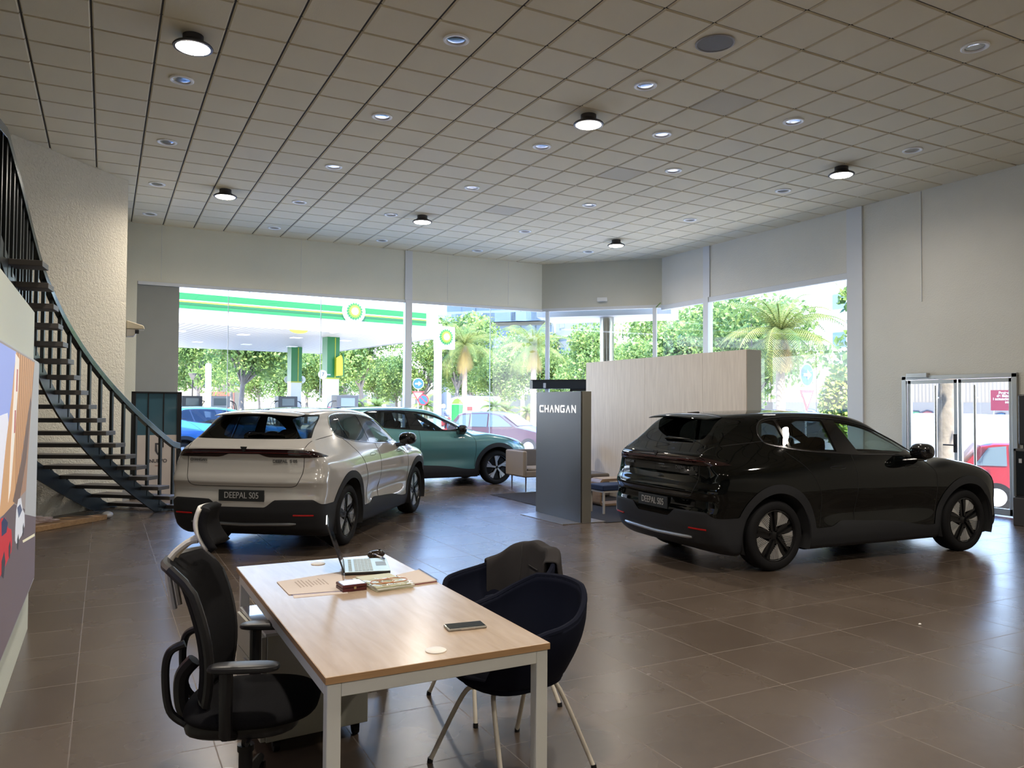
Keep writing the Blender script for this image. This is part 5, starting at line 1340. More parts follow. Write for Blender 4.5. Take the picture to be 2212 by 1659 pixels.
    for px, py, d_, tx, wh in ((697, 809, 38, '7', 'left of the nearer canopy column'), (622, 820, 46, '5', 'left of the farther canopy column'), (652, 820, 45.6, '6', 'right of the farther canopy column')):
        p = at(px, py, d_); Q = thing('number_roundel', 'white numbered roundel ' + wh, 'sign', tuple(p), .15, 'pump number roundels')
        MB().lathe([(.001, -.03), (.22, -.03), (.22, .03), (.001, .03)], axis='Y', n=24).build('disc', WHT, Q); MB().b2((.2 if tx != '6' else -.40, -.02, -.03), (.40 if tx != '6' else -.2, .02, .03)).build('bracket', GREYM, Q); text('number', tx, .26, (0, -.035, 0), (1, 0, 0), (0, 0, 1), BLACKM, Q, align='CENTER')
    # pumps
    pg = mat('pump_grey', (.035, .038, .042), .5); po = mat('pump_orange', (.7, .25, .05), .5); hs = mat('hose_black', (.02, .02, .02), .5)
    for i, (px, d_, lab) in enumerate(((412, 44, 'dark fuel pump with looping hoses, leftmost under the canopy'), (472, 44, 'pale fuel pump with hoses right of the blue-grey post'), (618, 44, 'dark fuel pump left of the farther canopy column'), (745, 37, 'grey fuel pump with orange panel right of the nearer column'))):
        Q = thing('fuel_pump', lab, 'fuel pump', tuple(base(px, d_)), .15, 'fuel pumps'); mm = mat('pump_pale', (.25, .26, .27), .5) if i == 1 else pg
        MB().b2((-.45, -.30, 0), (.45, .30, 1.5)).build('cabinet', mm, Q, bevel=.03); MB().b2((-.55, -.32, 1.5), (.55, .32, 2.15)).build('head', mm, Q, bevel=.03)
        MB().b2((-.35, -.345, 1.62), (.35, -.32, 2.02)).build('display', mat('pump_display', (.08, .11, .12), .2), Q)
        if i == 3: MB().b2((-.95, -.2, .2), (-.55, .2, 1.55)).build('side_panel', po, Q, bevel=.02); MB().b2((-.96, -.21, .7), (-.54, .21, 1.0)).build('blue_panel', mat('pump_blue', (.05, .35, .6), .5), Q)
        h = MB()
        for s_ in (-1, 1):
            for k in (0, .12): h.tube([tuple(p) for p in crom([(s_*.5, -.2+k, 1.9), (s_*(.75+k), -.25+k, 1.75), (s_*(.85+k), -.25+k, 1.1), (s_*(.7+k), -.25+k, .45), (s_*.46, -.25+k, .9)], closed=False)], .022, 6)
        h.build('hoses', hs, Q)
    # white pole sign with second emblem
    p = base(945, 33.5); Q = thing('pole_sign', 'white pole with square white emblem sign at the canopy end', 'sign', tuple(p), ang)
    MB().b2((-.13, -.13, 0), (.13, .13, 5.2)).build('pole', WHT, Q, bevel=.02)
    c = at(973, 729, 33.3)-p; c = Matrix.Rotation(-ang, 3, 'Z')@c
    bx = MB().b2((c.x-.44, -.16, c.z-.47), (c.x+.48, .12, c.z+.50)).build('sign_box', WHT, Q, bevel=.02)
    sunburst(bx, (c.x+.02, -.165, c.z+.05), .36, (1, 0, 0), (0, 0, 1))
station()

def road_sign(px, py_top, d, lab, panels, rz=.5, h=2.6, group=None):
    p = base(px, d); Q = thing('road_sign', lab, 'road sign', tuple(p), rz, group)
    MB().cyl((0, 0, 0), (0, 0, h), .03, 10).build('post', mat('galvanised', (.55, .56, .57), .4, .6), Q)
    for kind, z, r in panels:
        m = MB(); N = 32
        if kind in ('arrow', 'noparking'):
            m.lathe([(.001, -.06), (r, -.06), (r, -.045), (.001, -.045)], (0, 0, z), 'Y', N)
            rim = m.build('sign_disc', mat('sign_white', (.7, .7, .72), .5) if kind == 'arrow' else mat('sign_red', (.30, .02, .02), .5), Q)
            k = MB(); k.lathe([(.001, -.066), (r*(.92 if kind == 'arrow' else .78), -.066), (r*(.92 if kind == 'arrow' else .78), -.061), (.001, -.061)], (0, 0, z), 'Y', N); k.build('sign_face', mat('sign_blue', (.012, .07, .30), .5), rim)
            if kind == 'arrow':
                a = MB(); Y = -.072; a.prism([(-r*.55, Y, z-.12*r), (r*.05, Y, z-.12*r), (r*.05, Y, z-.42*r), (r*.62, Y, z), (r*.05, Y, z+.42*r), (r*.05, Y, z+.12*r), (-r*.55, Y, z+.12*r)], (0, .005, 0)); a.build('arrow', mat('sign_white', (.7, .7, .72), .5), rim)
            else:
                a = MB(); Y = -.072; a.prism([(-r*.62, Y, z+r*.5), (-r*.5, Y, z+r*.62), (r*.62, Y, z-r*.5), (r*.5, Y, z-r*.62)], (0, .005, 0)); a.build('bar', MATS['sign_red'], rim)
        else:
            m.prism([(-r, -.06, z+r*.58), (0, -.06, z-r*1.15), (r, -.06, z+r*.58)], (0, .015, 0)); t = m.build('triangle', mat('sign_red', (.30, .02, .02), .5), Q, bevel=.02)
            k = MB(); k.prism([(-r*.66, -.066, z+r*.36), (0, -.066, z-r*.72), (r*.66, -.066, z+r*.36)], (0, .004, 0)); k.build('triangle_face', mat('sign_white', (.7, .7, .72), .5), t)
road_sign(903, 815, 38, 'blue arrow sign over a give-way triangle, right of the central window post', [('arrow', 2.75, .27), ('yield', 2.20, .30)], rz=-.35, h=3.0)
road_sign(914, 850, 37, 'round no-parking sign right of the blue arrow sign', [('noparking', 1.95, .26)], rz=-.35, h=2.2)
road_sign(1740, 797, 25, 'large blue arrow sign over a give-way triangle in the right window', [('arrow', 2.86, .37), ('yield', 2.14, .40)], rz=.15, h=3.0)

# plants
def leafmat(name, c1, c2):
    m = bpy.data.materials.new(name); nt, b, out = nodes(m); MATS[name] = m
    oi = nt.nodes.new('ShaderNodeObjectInfo'); geo = nt.nodes.new('ShaderNodeNewGeometry'); n = nt.nodes.new('ShaderNodeTexNoise'); n.inputs['Scale'].default_value = .8; n.inputs['Detail'].default_value = 5
    tc = nt.nodes.new('ShaderNodeTexCoord'); nt.links.new(tc.outputs['Object'], n.inputs['Vector'])
    mx = nt.nodes.new('ShaderNodeMix'); mx.data_type = 'RGBA'; mx.inputs[6].default_value = (*c1, 1); mx.inputs[7].default_value = (*c2, 1)
    rp = nt.nodes.new('ShaderNodeMapRange'); rp.inputs[1].default_value = .35; rp.inputs[2].default_value = .65; nt.links.new(n.outputs[0], rp.inputs[0]); nt.links.new(rp.outputs[0], mx.inputs[0])
    tr = nt.nodes.new('ShaderNodeBsdfTranslucent'); ms = nt.nodes.new('ShaderNodeMixShader'); ms.inputs[0].default_value = .4
    nt.links.new(mx.outputs[2], b.inputs['Base Color']); nt.links.new(mx.outputs[2], tr.inputs[0]); b.inputs['Roughness'].default_value = .6
    nt.links.new(b.outputs[0], ms.inputs[1]); nt.links.new(tr.outputs[0], ms.inputs[2]); nt.links.new(ms.outputs[0], out.inputs[0]); return m
LEAF = leafmat('plane_tree_leaves', (.085, .165, .04), (.25, .34, .085)); PALM = leafmat('palm_fronds', (.08, .15, .03), (.25, .26, .06)); PALMD = leafmat('dry_fronds', (.32, .22, .08), (.40, .31, .11)); BUSH = leafmat('bush_leaves', (.16, .26, .03), (.34, .38, .05))
BARK = mat('grey_bark', (.20, .17, .14), .9, bump=.8, bscale=12, var=.3); PBARK = mat('palm_bark', (.22, .17, .12), .95, bump=1, bscale=18, var=.3)
def tree_mesh(seed, H, R, h0, n, leaf, parent, lm):
    rnd = random.Random(seed); m = MB(); m.tube([(0, 0, -.1), (.1, .05, h0*.5), (0, .1, h0), (-.1, 0, h0+(H-h0)*.5)], [.19, .16, .13, .06], 10)
    cl = []
    for k in range(14):
        a = rnd.random()*2*PI; rr = R*math.sqrt(rnd.random())*.72; z = h0+(H-h0)*(.12+.76*rnd.random()); cl.append((rr*math.cos(a), rr*math.sin(a), z, R*(.34+.26*rnd.random())))
        m.tube([(0, .1, h0*.85+.3*rnd.random()), (rr*.5*math.cos(a), rr*.5*math.sin(a), (h0+z)/2), (rr*math.cos(a), rr*math.sin(a), z)], [.07, .05, .02], 6)
    m.build('trunk', BARK, parent)
    f = MB()
    for k in range(n):
        c = cl[rnd.randrange(len(cl))]; v = Vector((rnd.gauss(0, 1), rnd.gauss(0, 1), rnd.gauss(0, 1))).normalized()*c[3]*(rnd.random()**.35); p = Vector(c[:3])+Vector((v.x, v.y, v.z*.8))
        e = Vector((rnd.gauss(0, 1), rnd.gauss(0, 1), rnd.gauss(0, 1))).normalized(); g = e.cross(Vector((rnd.gauss(0, 1), rnd.gauss(0, 1), rnd.gauss(0, 1)))).normalized(); s = leaf*(.6+.8*rnd.random())
        f.add([p-e*s, p-g*s*.55, p+e*s, p+g*s*.55], [(0, 1, 2, 3)])
    f.build('foliage', lm, parent, fix=False)
def trees():
    protos = []
    specs = [(700, 65), (430, 60), (525, 52), (600, 62), (660, 70), (780, 62), (858, 75), (915, 72), (985, 66), (1075, 70), (1100, 78), (1165, 79), (1203, 67), (1262, 58), (497, 75), (560, 72), (745, 84), (1390, 42), (1455, 40), (1500, 34), (1568, 33), (1625, 27), (1600, 44), (1420, 64), (820, 78), (1020, 84)]
    labs = {0: 'leafy green plane tree between the two canopy columns'}
    where = ['between the two canopy columns', 'at the left edge behind the pumps', 'with dark forked trunk left under the canopy', 'left of the farther canopy column', 'behind the farther canopy column', 'right of the nearer canopy column',
             'left of the central window post', 'right of the central window post', 'behind the white pole sign', 'under the apartment balconies', 'low behind the parked van', 'left of the corner window post', 'right of the corner window post',
             'beside the stone building at the entrance', 'before the brick part of the beige building', 'behind the forked trunk under the canopy', 'far behind the nearer column', 'left of the round post by the partition', 'right of the round post by the partition',
             'above the left end of the partition', 'above the middle of the partition', 'left of the big palm above the partition', 'behind the big palm', 'low behind the entrance glass', 'far behind the central window post', 'far behind the pole sign']
    for i, (px, d) in enumerate(specs):
        v = i % 3
        if i < 3:
            T = thing('plane_tree', '', 'tree'); tree_mesh(11+i, 7.6+.5*i, 3.3, 3.0, 9500, .135, T, LEAF); protos.append(T); o = T
        else: o = dup(protos[v])
        o.location = base(px, d); o.rotation_euler = (0, 0, i*1.3); s = (.8, .95, 1.1)[(i*7) % 3]; 
        if 17 <= i <= 22: s = .62 if i < 19 else .68
        o.scale = (s, s, s); o['label'] = 'green plane tree ' + where[i]; o['group'] = 'street trees outside'
    # near branches at the top right of the window, hanging into view
    T = thing('plane_tree', 'near plane tree whose leaves hang in at the right edge of the window', 'tree', tuple(base(1925, 21)), 0, 'street trees outside')
    tree_mesh(77, 6.6, 1.7, 3.0, 3600, .12, T, LEAF)
    # pale trunk by the doors
    p = base(2043, 15.9); T = thing('street_tree', 'mottled pale tree trunk right outside the glass doors', 'tree', tuple(p))
    m = MB(); m.tube([(-.12, .0, -.1), (-.03, 0, .6), (.02, 0, 1.6), (.10, 0, 3.2), (.3, .1, 5.2)], [.29, .21, .185, .17, .11], 16); m.build('trunk', mat('mottled_bark', (.14, .115, .085), .9, bump=.6, bscale=9, var=.5, vscale=5), T)
    rnd = random.Random(4); f = MB()
    for k in range(2600):
        v = Vector((rnd.gauss(0, 1), rnd.gauss(0, 1), rnd.gauss(0, .6))); q = Vector((.3, .1, 6.4))+v*1.1; e = Vector((rnd.gauss(0, 1), rnd.gauss(0, 1), rnd.gauss(0, 1))).normalized()*.13; g = e.orthogonal()*.6; f.add([q-e, q-g, q+e, q+g], [(0, 1, 2, 3)])
    f.build('foliage', LEAF, T, fix=False)
    B = thing('shrub', 'yellow-green bush at the right edge of the window above the graffiti wall', 'shrub', tuple(base(1822, 28)))
    rnd = random.Random(8); f = MB()
    for k in range(5200):
        v = Vector((rnd.gauss(0, 1), rnd.gauss(0, 1), rnd.gauss(0, 1))).normalized()*(rnd.random()**.4); q = Vector((v.x*.85, v.y*.85, 1.75+v.z*1.55)); e = Vector((rnd.gauss(0, 1), rnd.gauss(0, 1), rnd.gauss(0, 1))).normalized()*.085; g = e.orthogonal()*.6; f.add([q-e, q-g, q+e, q+g], [(0, 1, 2, 3)])
    f.build('foliage', BUSH, B, fix=False); MB().tube([(0, 0, -.1), (0, 0, 1.5)], [.06, .03], 8).build('stem', BARK, B)
trees()

def palm(px, d, H, Lf, n, lab, tall=True, seed=1, name='palm_tree', z0=0.0, tr=.16):
    p = base(px, d); T = thing(name, lab, 'palm', tuple(p), 0, 'palms outside'); rnd = random.Random(seed)
    m = MB(); k = 14; m.tube([(0, 0, H*i/k - .05) for i in range(k+1)], [tr*(1.25-.35*i/k+(.06 if i % 2 else 0)) for i in range(k+1)], 12); m.build('trunk', PBARK, T)
    for dry in (0, 1):
        f = MB(); nn = n if not dry else max(4, n//4)
        for i in range(nn):
            a = 2*PI*(i+rnd.random()*.6)/nn*(1 if dry else 2.618*1.0) ; el = (1.25-1.75*(i/nn)) if not dry else -1.15-.25*rnd.random(); L = Lf*(.85+.3*rnd.random())*(1 if not dry else .6)
            P = []; pos = Vector((0, 0, H)); e = el; S = 11
            for s in range(S):
                P.append(pos.copy()); pos = pos+Vector((math.cos(a)*math.cos(e), math.sin(a)*math.cos(e), math.sin(e)))*(L/S); e -= (1.9 if not dry else .25)/S*(.5+s/S)
            f.tube(P, [.025*(1-.8*s/S) for s in range(S)], 4)
            for s in range(1, S):
                t = (P[s]-P[s-1]).normalized(); sd = t.cross(Vector((0, 0, 1))).normalized()
                for q in (0, .33, .66):
                    b = P[s-1].lerp(P[s], q); ll = Lf*.20*math.sin(PI*min(1, (s+q)/S*.9+.12))
                    for sg in (-1, 1):
                        tip = b+sd*sg*ll*.85+t*ll*.55-Vector((0, 0, ll*.45)); f.add([b-t*.02, b+t*.022, tip], [(0, 1, 2)])
        f.build('dry_fronds' if dry else 'fronds', PALMD if dry else PALM, T, fix=False)
palm(1003, 50, 5.6, 3.3, 34, 'tall palm with drooping fronds behind the pole sign', seed=1)
palm(1152, 48, 5.4, 3.0, 34, 'tall palm with hanging dry fronds left of the corner window post', seed=2)
palm(1686, 23, 4.15, 2.3, 40, 'big palm with arching yellow-green fronds above the partition', seed=3, tr=.13)
palm(1068, 60, 1.6, 1.6, 26, 'low palm on the grass strip, left one of the pair', seed=4); palm(1093, 61, 1.3, 1.5, 24, 'low palm on the grass strip, right one of the pair', seed=5)
palm(775, 55, 1.5, 1.4, 24, 'low palm right of the nearer fuel pump', seed=6); palm(815, 56, 1.6, 1.4, 24, 'low palm left of the central window post', seed=7)
palm(918, 50, 1.7, 1.4, 24, 'low palm behind the no-parking sign', seed=8); palm(1140, 62, 1.2, 1.3, 20, 'low palm just left of the totem', seed=9); palm(1335, 60, 1.2, 1.3, 20, 'low palm seen through the entrance door', seed=10)

# buildings
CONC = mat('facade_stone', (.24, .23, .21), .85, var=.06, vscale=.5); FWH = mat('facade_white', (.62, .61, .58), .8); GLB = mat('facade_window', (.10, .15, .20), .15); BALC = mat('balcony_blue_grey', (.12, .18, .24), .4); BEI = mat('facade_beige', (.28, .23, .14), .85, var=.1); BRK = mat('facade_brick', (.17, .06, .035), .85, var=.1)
def facade(name, lab, pxa, pxb, da, db, ztop, m_, rows, cols, wz=1.3, ww=1.1, h0=3.6, step=3.0, balc=False, depth=10, band=True):
    a, b = base(pxa, da), base(pxb, db); d = (b-a); L = d.length; d.normalize(); ang = math.atan2(d.y, d.x)
    Q = thing(name, lab, 'building', (a.x, a.y, -.05), ang)
    MB().b2((0, 0, 0), (L, depth, ztop)).build('walls', m_, Q)
    for r in range(rows):
        for c in range(cols):
            x = L*(c+.5)/cols; z = h0+step*r
            if z+wz > ztop: continue
            MB().b2((x-ww/2, -.04, z), (x+ww/2, .02, z+wz)).build('window', GLB, Q)
            if balc: MB().b2((x-ww*.9, -1.0, z-.9), (x+ww*.9, -.0, z+.15)).build('balcony', BALC, Q)
        if band: MB().b2((0, -.08, h0+step*r-.95), (L, 0, h0+step*r-.85)).build('string_course', FWH, Q)
    return Q, L
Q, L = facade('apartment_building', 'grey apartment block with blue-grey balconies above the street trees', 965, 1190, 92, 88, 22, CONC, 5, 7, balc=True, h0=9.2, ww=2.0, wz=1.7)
for i in range(7):
    x = L*(i+.3)/7; MB().b2((x, -.05, .1), (x+1.3, .03, 3.0)).build('shop_door', mat('shop_dark', (.06, .07, .07), .4), Q)
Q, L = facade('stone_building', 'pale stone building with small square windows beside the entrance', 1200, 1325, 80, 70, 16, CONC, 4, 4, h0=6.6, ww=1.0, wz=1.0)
for i in range(3):
    x = L*(i+.3)/3; MB().b2((x, -.05, .1), (x+1.3, .03, 2.9)).build('shop_door', MATS['shop_dark'], Q)
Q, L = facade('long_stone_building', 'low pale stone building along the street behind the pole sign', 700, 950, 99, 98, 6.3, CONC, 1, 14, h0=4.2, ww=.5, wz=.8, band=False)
for i in range(8):
    x = L*(i+.3)/8; MB().b2((x, -.05, .1), (x+1.3, .03, 3.0)).build('shop_door', MATS['shop_dark'], Q)
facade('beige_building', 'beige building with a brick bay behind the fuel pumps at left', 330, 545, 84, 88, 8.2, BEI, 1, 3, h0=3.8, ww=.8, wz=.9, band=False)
a = base(455, 83.5); b = base(498, 83.9); d = (b-a).normalized()
Q = thing('brick_bay', 'red brick bay on the beige building at left', 'building', tuple(a), math.atan2(d.y, d.x)); MB().b2((0, -.2, 0), (2.4, .3, 3.0)).build('lower_brick', BRK, Q); MB().b2((0, -.2, 4.4), (2.4, .3, 8.0)).build('upper_brick', BRK, Q)
facade('white_building', 'white building with small window behind the graffiti wall', 1345, 1890, 84, 58, 19, FWH, 3, 5, h0=6.4, ww=1.2, wz=1.2, depth=5)
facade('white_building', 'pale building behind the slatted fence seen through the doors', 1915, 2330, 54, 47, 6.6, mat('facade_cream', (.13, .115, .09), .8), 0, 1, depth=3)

def graffiti_wall():
    a, b = base(1600, 44), base(2330, 36); d = (b-a); L = d.length; d.normalize(); ang = math.atan2(d.y, d.x)
    Q = thing('graffiti_wall', 'low grey street wall covered in coloured graffiti lettering', 'wall', (a.x, a.y, -.5), ang); H = 2.45
    MB().b2((0, 0, 0), (L, .25, H)).build('wall_slab', mat('street_wall_grey', (.09, .09, .088), .9, var=.1), Q)
    F = MB()
    for i in range(int(L/.16)): F.b2((i*.16, .05, H), (i*.16+.09, .10, H+1.9))
    F.b2((0, .04, H+1.8), (L, .12, H+1.86)); F.build('slatted_fence', mat('fence_beige', (.14, .12, .09), .8), Q)
    gm = [mat('spray_%d' % i, c, .7) for i, c in enumerate(((.015, .07, .16), (.12, .14, .16), (.16, .10, .015), (.03, .11, .06), (.10, .03, .035), (.20, .20, .21)))]
    rnd = random.Random(9)
    wx = lambda px: ((at(px, 880, 40)-a).dot(d))
    for i in range(26):
        x = L*(.35+.64*i/26); z = .9+rnd.random()*.9; r = .32+.3*rnd.random()
        m = MB(); pts = [(x+r*(1+.35*math.sin(3*t+i))*math.cos(t), -.012, z+r*(1+.3*math.cos(2*t+i))*math.sin(t)*.9) for t in np.linspace(0, 2*PI, 18)[:-1]]
        m.prism(pts, (0, -.005, 0)); p = m.build('spray_patch', gm[i % 6], Q)
        o = MB(); o.tube([(q[0], -.02, q[2]) for q in pts], .035, 5, closed=True); o.build('spray_outline', mat('spray_outline', (.015, .02, .035), .8), p)
    q = (at(1722, 880, 41.5)-Vector((a.x, a.y, 0))); x = Vector((q.x, q.y, 0)).dot(d)
    t = text('graffiti_letters', 'ORCS', 1.05, (x, -.03, 1.65), (1, 0, 0), (0, 0, 1), mat('spray_letters', (.03, .06, .10), .8), Q, extrude=.01, bold=.04, sx=1.1)
    t = text('graffiti_letters', 'ORCS', 1.05, (x, -.05, 1.65), (1, 0, 0), (0, 0, 1), mat('spray_letters_fill', (.16, .19, .21), .8), Q, extrude=.01, bold=-.012, sx=1.1)
    # project notice
    c = at(2182, 864, 33); S = thing('project_sign', 'crimson project notice board with white writing outside the doors', 'sign', (c.x, c.y, 0), ang)
    MB().b2((-.7, 0, c.z-.45), (.9, .05, c.z+.42)).build('board', mat('sign_crimson', (.09, .002, .012), .5), S)
    for i, s_ in enumerate(('Projecte de Zona', 'de Baixes Emissions', 'i actuacions de mobilitat', 'sostenible')): text('sign_writing', s_, .15, (.12, -.01, c.z+.30-.13*i), (1, 0, 0), (0, 0, 1), mat('sign_ink_white', (.3, .3, .3), .5), S, align='CENTER', bold=.004)
    for x in (-.6, .8): MB().cyl((x, .08, -.5), (x, .08, c.z+.4), .03).build('post', GREYM, S)
graffiti_wall()

# vehicles of the street
def simple_car(name, lab, cat, px, d, rz, paint, prof, wins, W=1.7, wheel=.31, axles=(.75, 3.2), low=.2, z0=None):
    p = base(px, d); Q = thing(name, lab, cat, tuple(p), rz); n = len(prof); xm = sum(q[0] for q in prof)/n
    if z0 is not None: Q.location.z = z0
    m = MB(); ks = [-.5, -.46, -.3, 0, .3, .46, .5]; xs = prof; vs = []
    def ring(k):
        out = []
        for x, z in prof:
            up = max(0, (z-.9)/.7); y = k*W*(1-.18*min(1, up)); sh = 1-.10*(abs(k)*2)**4; e = 1-.06*max(0, (abs(k)-.42)/.08)
            out.append((xm+(x-xm)*(1-.03*(abs(k)*2)**4), y, .55+(z-.55)*e))
        return out
    for k in ks: vs += ring(k)
    fs = [tuple(range(n))[::-1], tuple(range((len(ks)-1)*n, len(ks)*n))]
    for a in range(len(ks)-1):
        for i in range(n): fs.append((a*n+i, a*n+(i+1) % n, (a+1)*n+(i+1) % n, (a+1)*n+i))
    m.add(vs, fs); m.build('body', paint, Q, ang=28)
    gm = mat('street_car_glass', (.05, .07, .08), .06, 0, .5)
    for sg in (-1, 1):
        for w in wins:
            g = MB(); pts = []
            for x, z in w:
                up = max(0, (z-.9)/.7); pts.append((x, sg*(W*.5*(1-.18*min(1, up))+.004), z))
            g.prism(pts, (0, sg*.004, 0)); g.build('side_window', gm, Q)
        for ax in axles:
            t = MB(); t.tube([(ax, sg*(W/2-.2), wheel), (ax, sg*(W/2+.005), wheel)], wheel, 24); to = t.build('tyre', RUBBER, Q)
            t = MB(); t.tube([(ax, sg*(W/2+.006), wheel), (ax, sg*(W/2+.012), wheel)], wheel*.62, 20); t.build('hub_cap', RIMS, to)
    return Q
hatch = [(0, .3), (0.02, .8), (.12, 1.0), (.45, 1.42), (.7, 1.48), (1.6, 1.5), (2.1, 1.42), (2.75, 1.0), (3.5, .85), (3.72, .66), (3.75, .3)]
hw = [[(.35, .98), (.62, 1.36), (.95, 1.40), (.95, .98)], [(1.0, .98), (1.0, 1.41), (1.65, 1.42), (1.65, .98)], [(1.7, .98), (1.7, 1.42), (2.08, 1.35), (2.6, 1.0)]]
ws_ = lambda Q, pts: MB().add(pts, [(0, 1, 2, 3)]).build('windscreen', MATS['street_car_glass'], Q, fix=False)
Q = simple_car('burgundy_car', 'small burgundy car on the road beyond the teal one', 'car', 985, 28, math.radians(-52), mat('burgundy_paint', (.030, .003, .011), .3, .0, .3), hatch, hw)
ws_(Q, [(2.72, -.66, 1.03), (2.72, .66, 1.03), (2.15, .58, 1.41), (2.15, -.58, 1.41)])
for sg in (-1, 1): MB().ell((3.55, sg*.60, .72), (.16, .17, .09), 12, 8).build('headlamp', mat('street_headlamp', (.6, .6, .6), .1), Q)
Q = simple_car('red_car', 'red hatchback parked outside the glass doors', 'car', 2055, 17.7, math.radians(-52), mat('red_paint', (.14, .002, .004), .3, 0, .3), [(x, z+.0) for x, z in hatch], hw)
van = [(0, .35), (0.02, 1.9), (.12, 2.02), (2.9, 2.05), (3.3, 1.95), (3.95, 1.25), (4.6, 1.05), (4.75, .8), (4.78, .35)]
vw = [[(3.1, 1.2), (3.1, 1.75), (3.35, 1.75), (3.8, 1.22)]]
VW = mat('van_white', (.22, .225, .24), .3, 0, .6)
Q = simple_car('white_van', 'white van behind the red car outside the doors', 'van', 2235, 21.5, math.radians(108), VW, van, vw, W=1.9, axles=(.9, 3.8), wheel=.33)
MB().b2((-.02, -.9, 1.0), (.04, -.78, 1.35)).build('tail_light', REFLR, Q)
Q = simple_car('white_van', 'white van with red markings across the street beyond the pole sign', 'van', 1082, 62, math.radians(150), VW, [(x, z*1.2) for x, z in van], [[(x, z*1.2) for x, z in vw[0]]], W=2.0, axles=(.9, 3.8), wheel=.36)
MB().b2((2.2, .99, 1.3), (2.9, 1.01, 1.6)).build('red_marking', REFLR, Q)
simple_car('white_car', 'white car parked behind the pale tree trunk', 'car', 1998, 31, math.radians(-60), VW, hatch, hw)
blue = [o for o in bpy.data.objects if o.parent is None and o.name.startswith('car') and 'teal' in o.get('label', '')][0]
bp_ = mat('car_paint_blue', (.02, .14, .38), .25, .1, 1.0)
B = dup(blue, 'bright blue car outside the left window beyond the glass panel stand', tuple(at(372, 880, 20.5)[:2])+(-.03,), math.radians(14), mats={'car_paint_teal': bp_})
# blue-grey post, green ad column, scooter rider, street lamp
p = base(449, 24.5); o = MB().b2((-.09, -.06, 0), (.09, .06, 2.98)).build('entrance_post', mat('post_pale_blue', (.34, .40, .55), .4), bevel=.04, loc=p); tag(o, 'pale blue-grey post standing outside the left window', 'post')
p = base(986, 50); Q = thing('advert_column', 'green rounded advertising column right of the pole sign', 'column', tuple(p), -.2)
MB().prism([(-.45, -.25, 0), (.45, -.25, 0), (.45, -.25, 1.9), (.3, -.25, 2.15), (0, -.25, 2.25), (-.3, -.25, 2.15), (-.45, -.25, 1.9)], (0, .5, 0)).build('case', WHT, Q, bevel=.03)
MB().prism([(-.38, -.27, .1), (.38, -.27, .1), (.38, -.27, 1.75), (-.38, -.27, 1.75)], (0, .015, 0)).build('green_panel', GREEN, Q); MB().prism([(-.38, -.27, 1.8), (.38, -.27, 1.8), (.2, -.27, 2.08), (0, -.27, 2.15), (-.2, -.27, 2.08)], (0, .015, 0)).build('lime_cap', LIME, Q)
p = base(955, 46); Q = thing('person', 'person in a pale helmet and dark jacket riding a scooter', 'person', tuple(p), 0.1)
def skin(name, pts, edges, rad, m_, par, sub=1):
    me = bpy.data.meshes.new(name); me.from_pydata(pts, edges, []); o = bpy.data.objects.new(name, me); COL.objects.link(o); o.parent = par; me.materials.append(m_)
    o.modifiers.new('skin', 'SKIN'); sd_ = me.skin_vertices[0].data
    for i, r in enumerate(rad): sd_[i].radius = (r, r)
    sd_[0].use_root = True; s = o.modifiers.new('sub', 'SUBSURF'); s.levels = s.render_levels = sub
    for p_ in me.polygons: p_.use_smooth = True
    return o
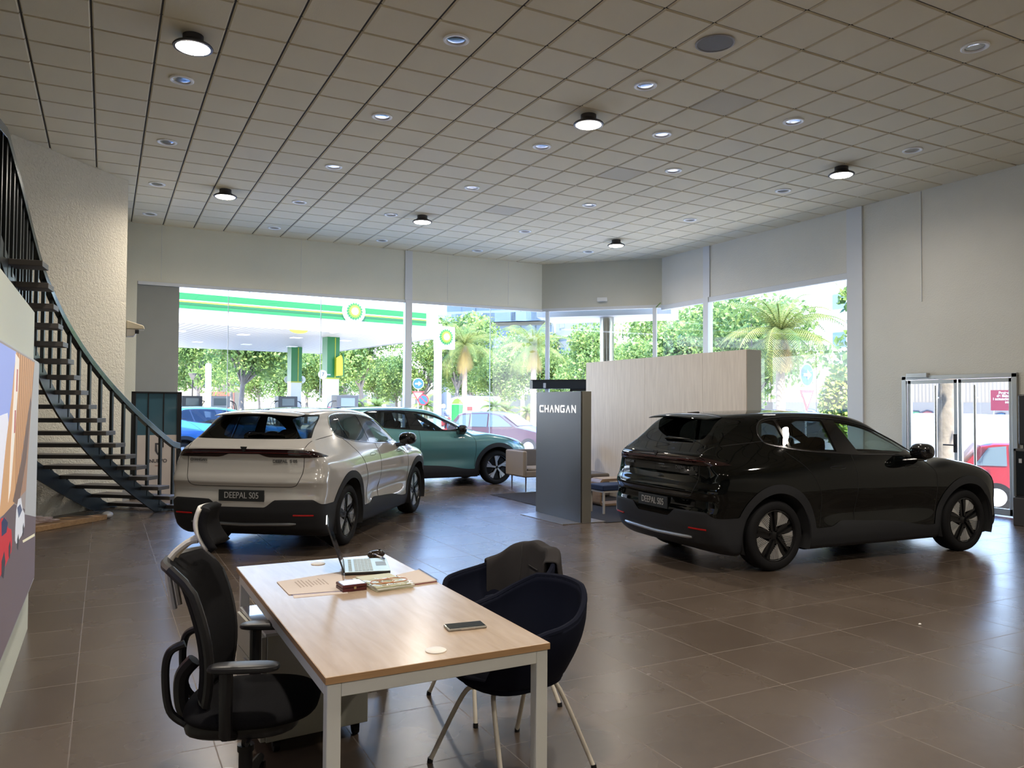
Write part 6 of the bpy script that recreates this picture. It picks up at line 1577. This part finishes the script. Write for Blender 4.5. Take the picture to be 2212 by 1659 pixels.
skin('body', [(0, 0, .88), (.02, 0, 1.1), (.05, 0, 1.36), (.07, 0, 1.46), (.1, 0, 1.6), (.08, .17, 1.34), (.2, .2, 1.12), (.42, .16, 1.10), (.08, -.17, 1.34), (.2, -.2, 1.12), (.42, -.16, 1.10), (.05, .1, .84), (.36, .14, .76), (.28, .14, .36), (.36, .14, .32), (.05, -.1, .84), (.36, -.14, .76), (.28, -.14, .36), (.36, -.14, .32)],
     [(0, 1), (1, 2), (2, 3), (3, 4), (2, 5), (5, 6), (6, 7), (2, 8), (8, 9), (9, 10), (0, 11), (11, 12), (12, 13), (13, 14), (0, 15), (15, 16), (16, 17), (17, 18)],
     [.16, .15, .16, .07, .09, .07, .05, .035, .07, .05, .035, .11, .08, .055, .05, .11, .08, .055, .05], mat('rider_clothes', (.06, .08, .14), .8), Q, 2)
MB().ell((.09, 0, 1.64), (.135, .12, .14), 16, 12).build('helmet', mat('helmet_pale', (.55, .52, .42), .4), Q)
Q = thing('scooter', 'small red and white scooter carrying the helmeted rider', 'scooter', tuple(p), 0.1)
m = MB(); m.ell((-.15, 0, .62), (.38, .13, .16), 16, 10, .8); m.prism([(.25, -.16, .3), (.34, -.16, .3), (.52, -.16, .95), (.46, -.16, .98)], (0, .32, 0)); m.b2((-.1, -.14, .24), (.34, .14, .30)); m.build('scooter_body', mat('scooter_red', (.45, .05, .06), .3), Q, bevel=.02)
for x in (-.42, .62): MB().tube([(x, -.05, .25), (x, .05, .25)], .25, 20).build('wheel', RUBBER, Q)
MB().tube([(.60, 0, .3), (.46, 0, 1.02), (.44, -.3, 1.06)], .02, 8).tube([(.46, 0, 1.02), (.44, .3, 1.06)], .02, 8).build('handlebar', BLACKM, Q)
p = base(415, 52); Q = thing('street_lamp', 'slim street lamp with triangular head behind the left fuel pump', 'street lamp', tuple(p)); MB().cyl((0, 0, 0), (0, 0, 3.3), .04).build('pole', BLACKM, Q); MB().prism([(-.28, -.03, 3.75), (.28, -.03, 3.75), (.06, -.03, 3.3), (-.06, -.03, 3.3)], (0, .06, 0)).build('lamp_head', mat('lamp_head_frame', (.10, .09, .08), .5), Q)
# roofed porch outside the entrance corner
pr = MB(); pr.prism([(10.3, 18.3, 4.06), (12.85, 15.8, 4.06), (14.0, 16.9, 4.06), (11.5, 19.45, 4.06)], (0, 0, .3)); o = pr.build('porch_canopy', mat('porch_white', (.62, .62, .60), .6)); tag(o, 'white flat porch roof outside the entrance corner', 'canopy')
c = at(1311, 760, 20.9); o = MB().cyl((c.x, c.y, -.05), (c.x, c.y, 4.06), .19, 28).build('porch_column', mat('porch_column_metal', (.42, .42, .38), .18, .9)); tag(o, 'shiny metal column carrying the porch roof', 'column')
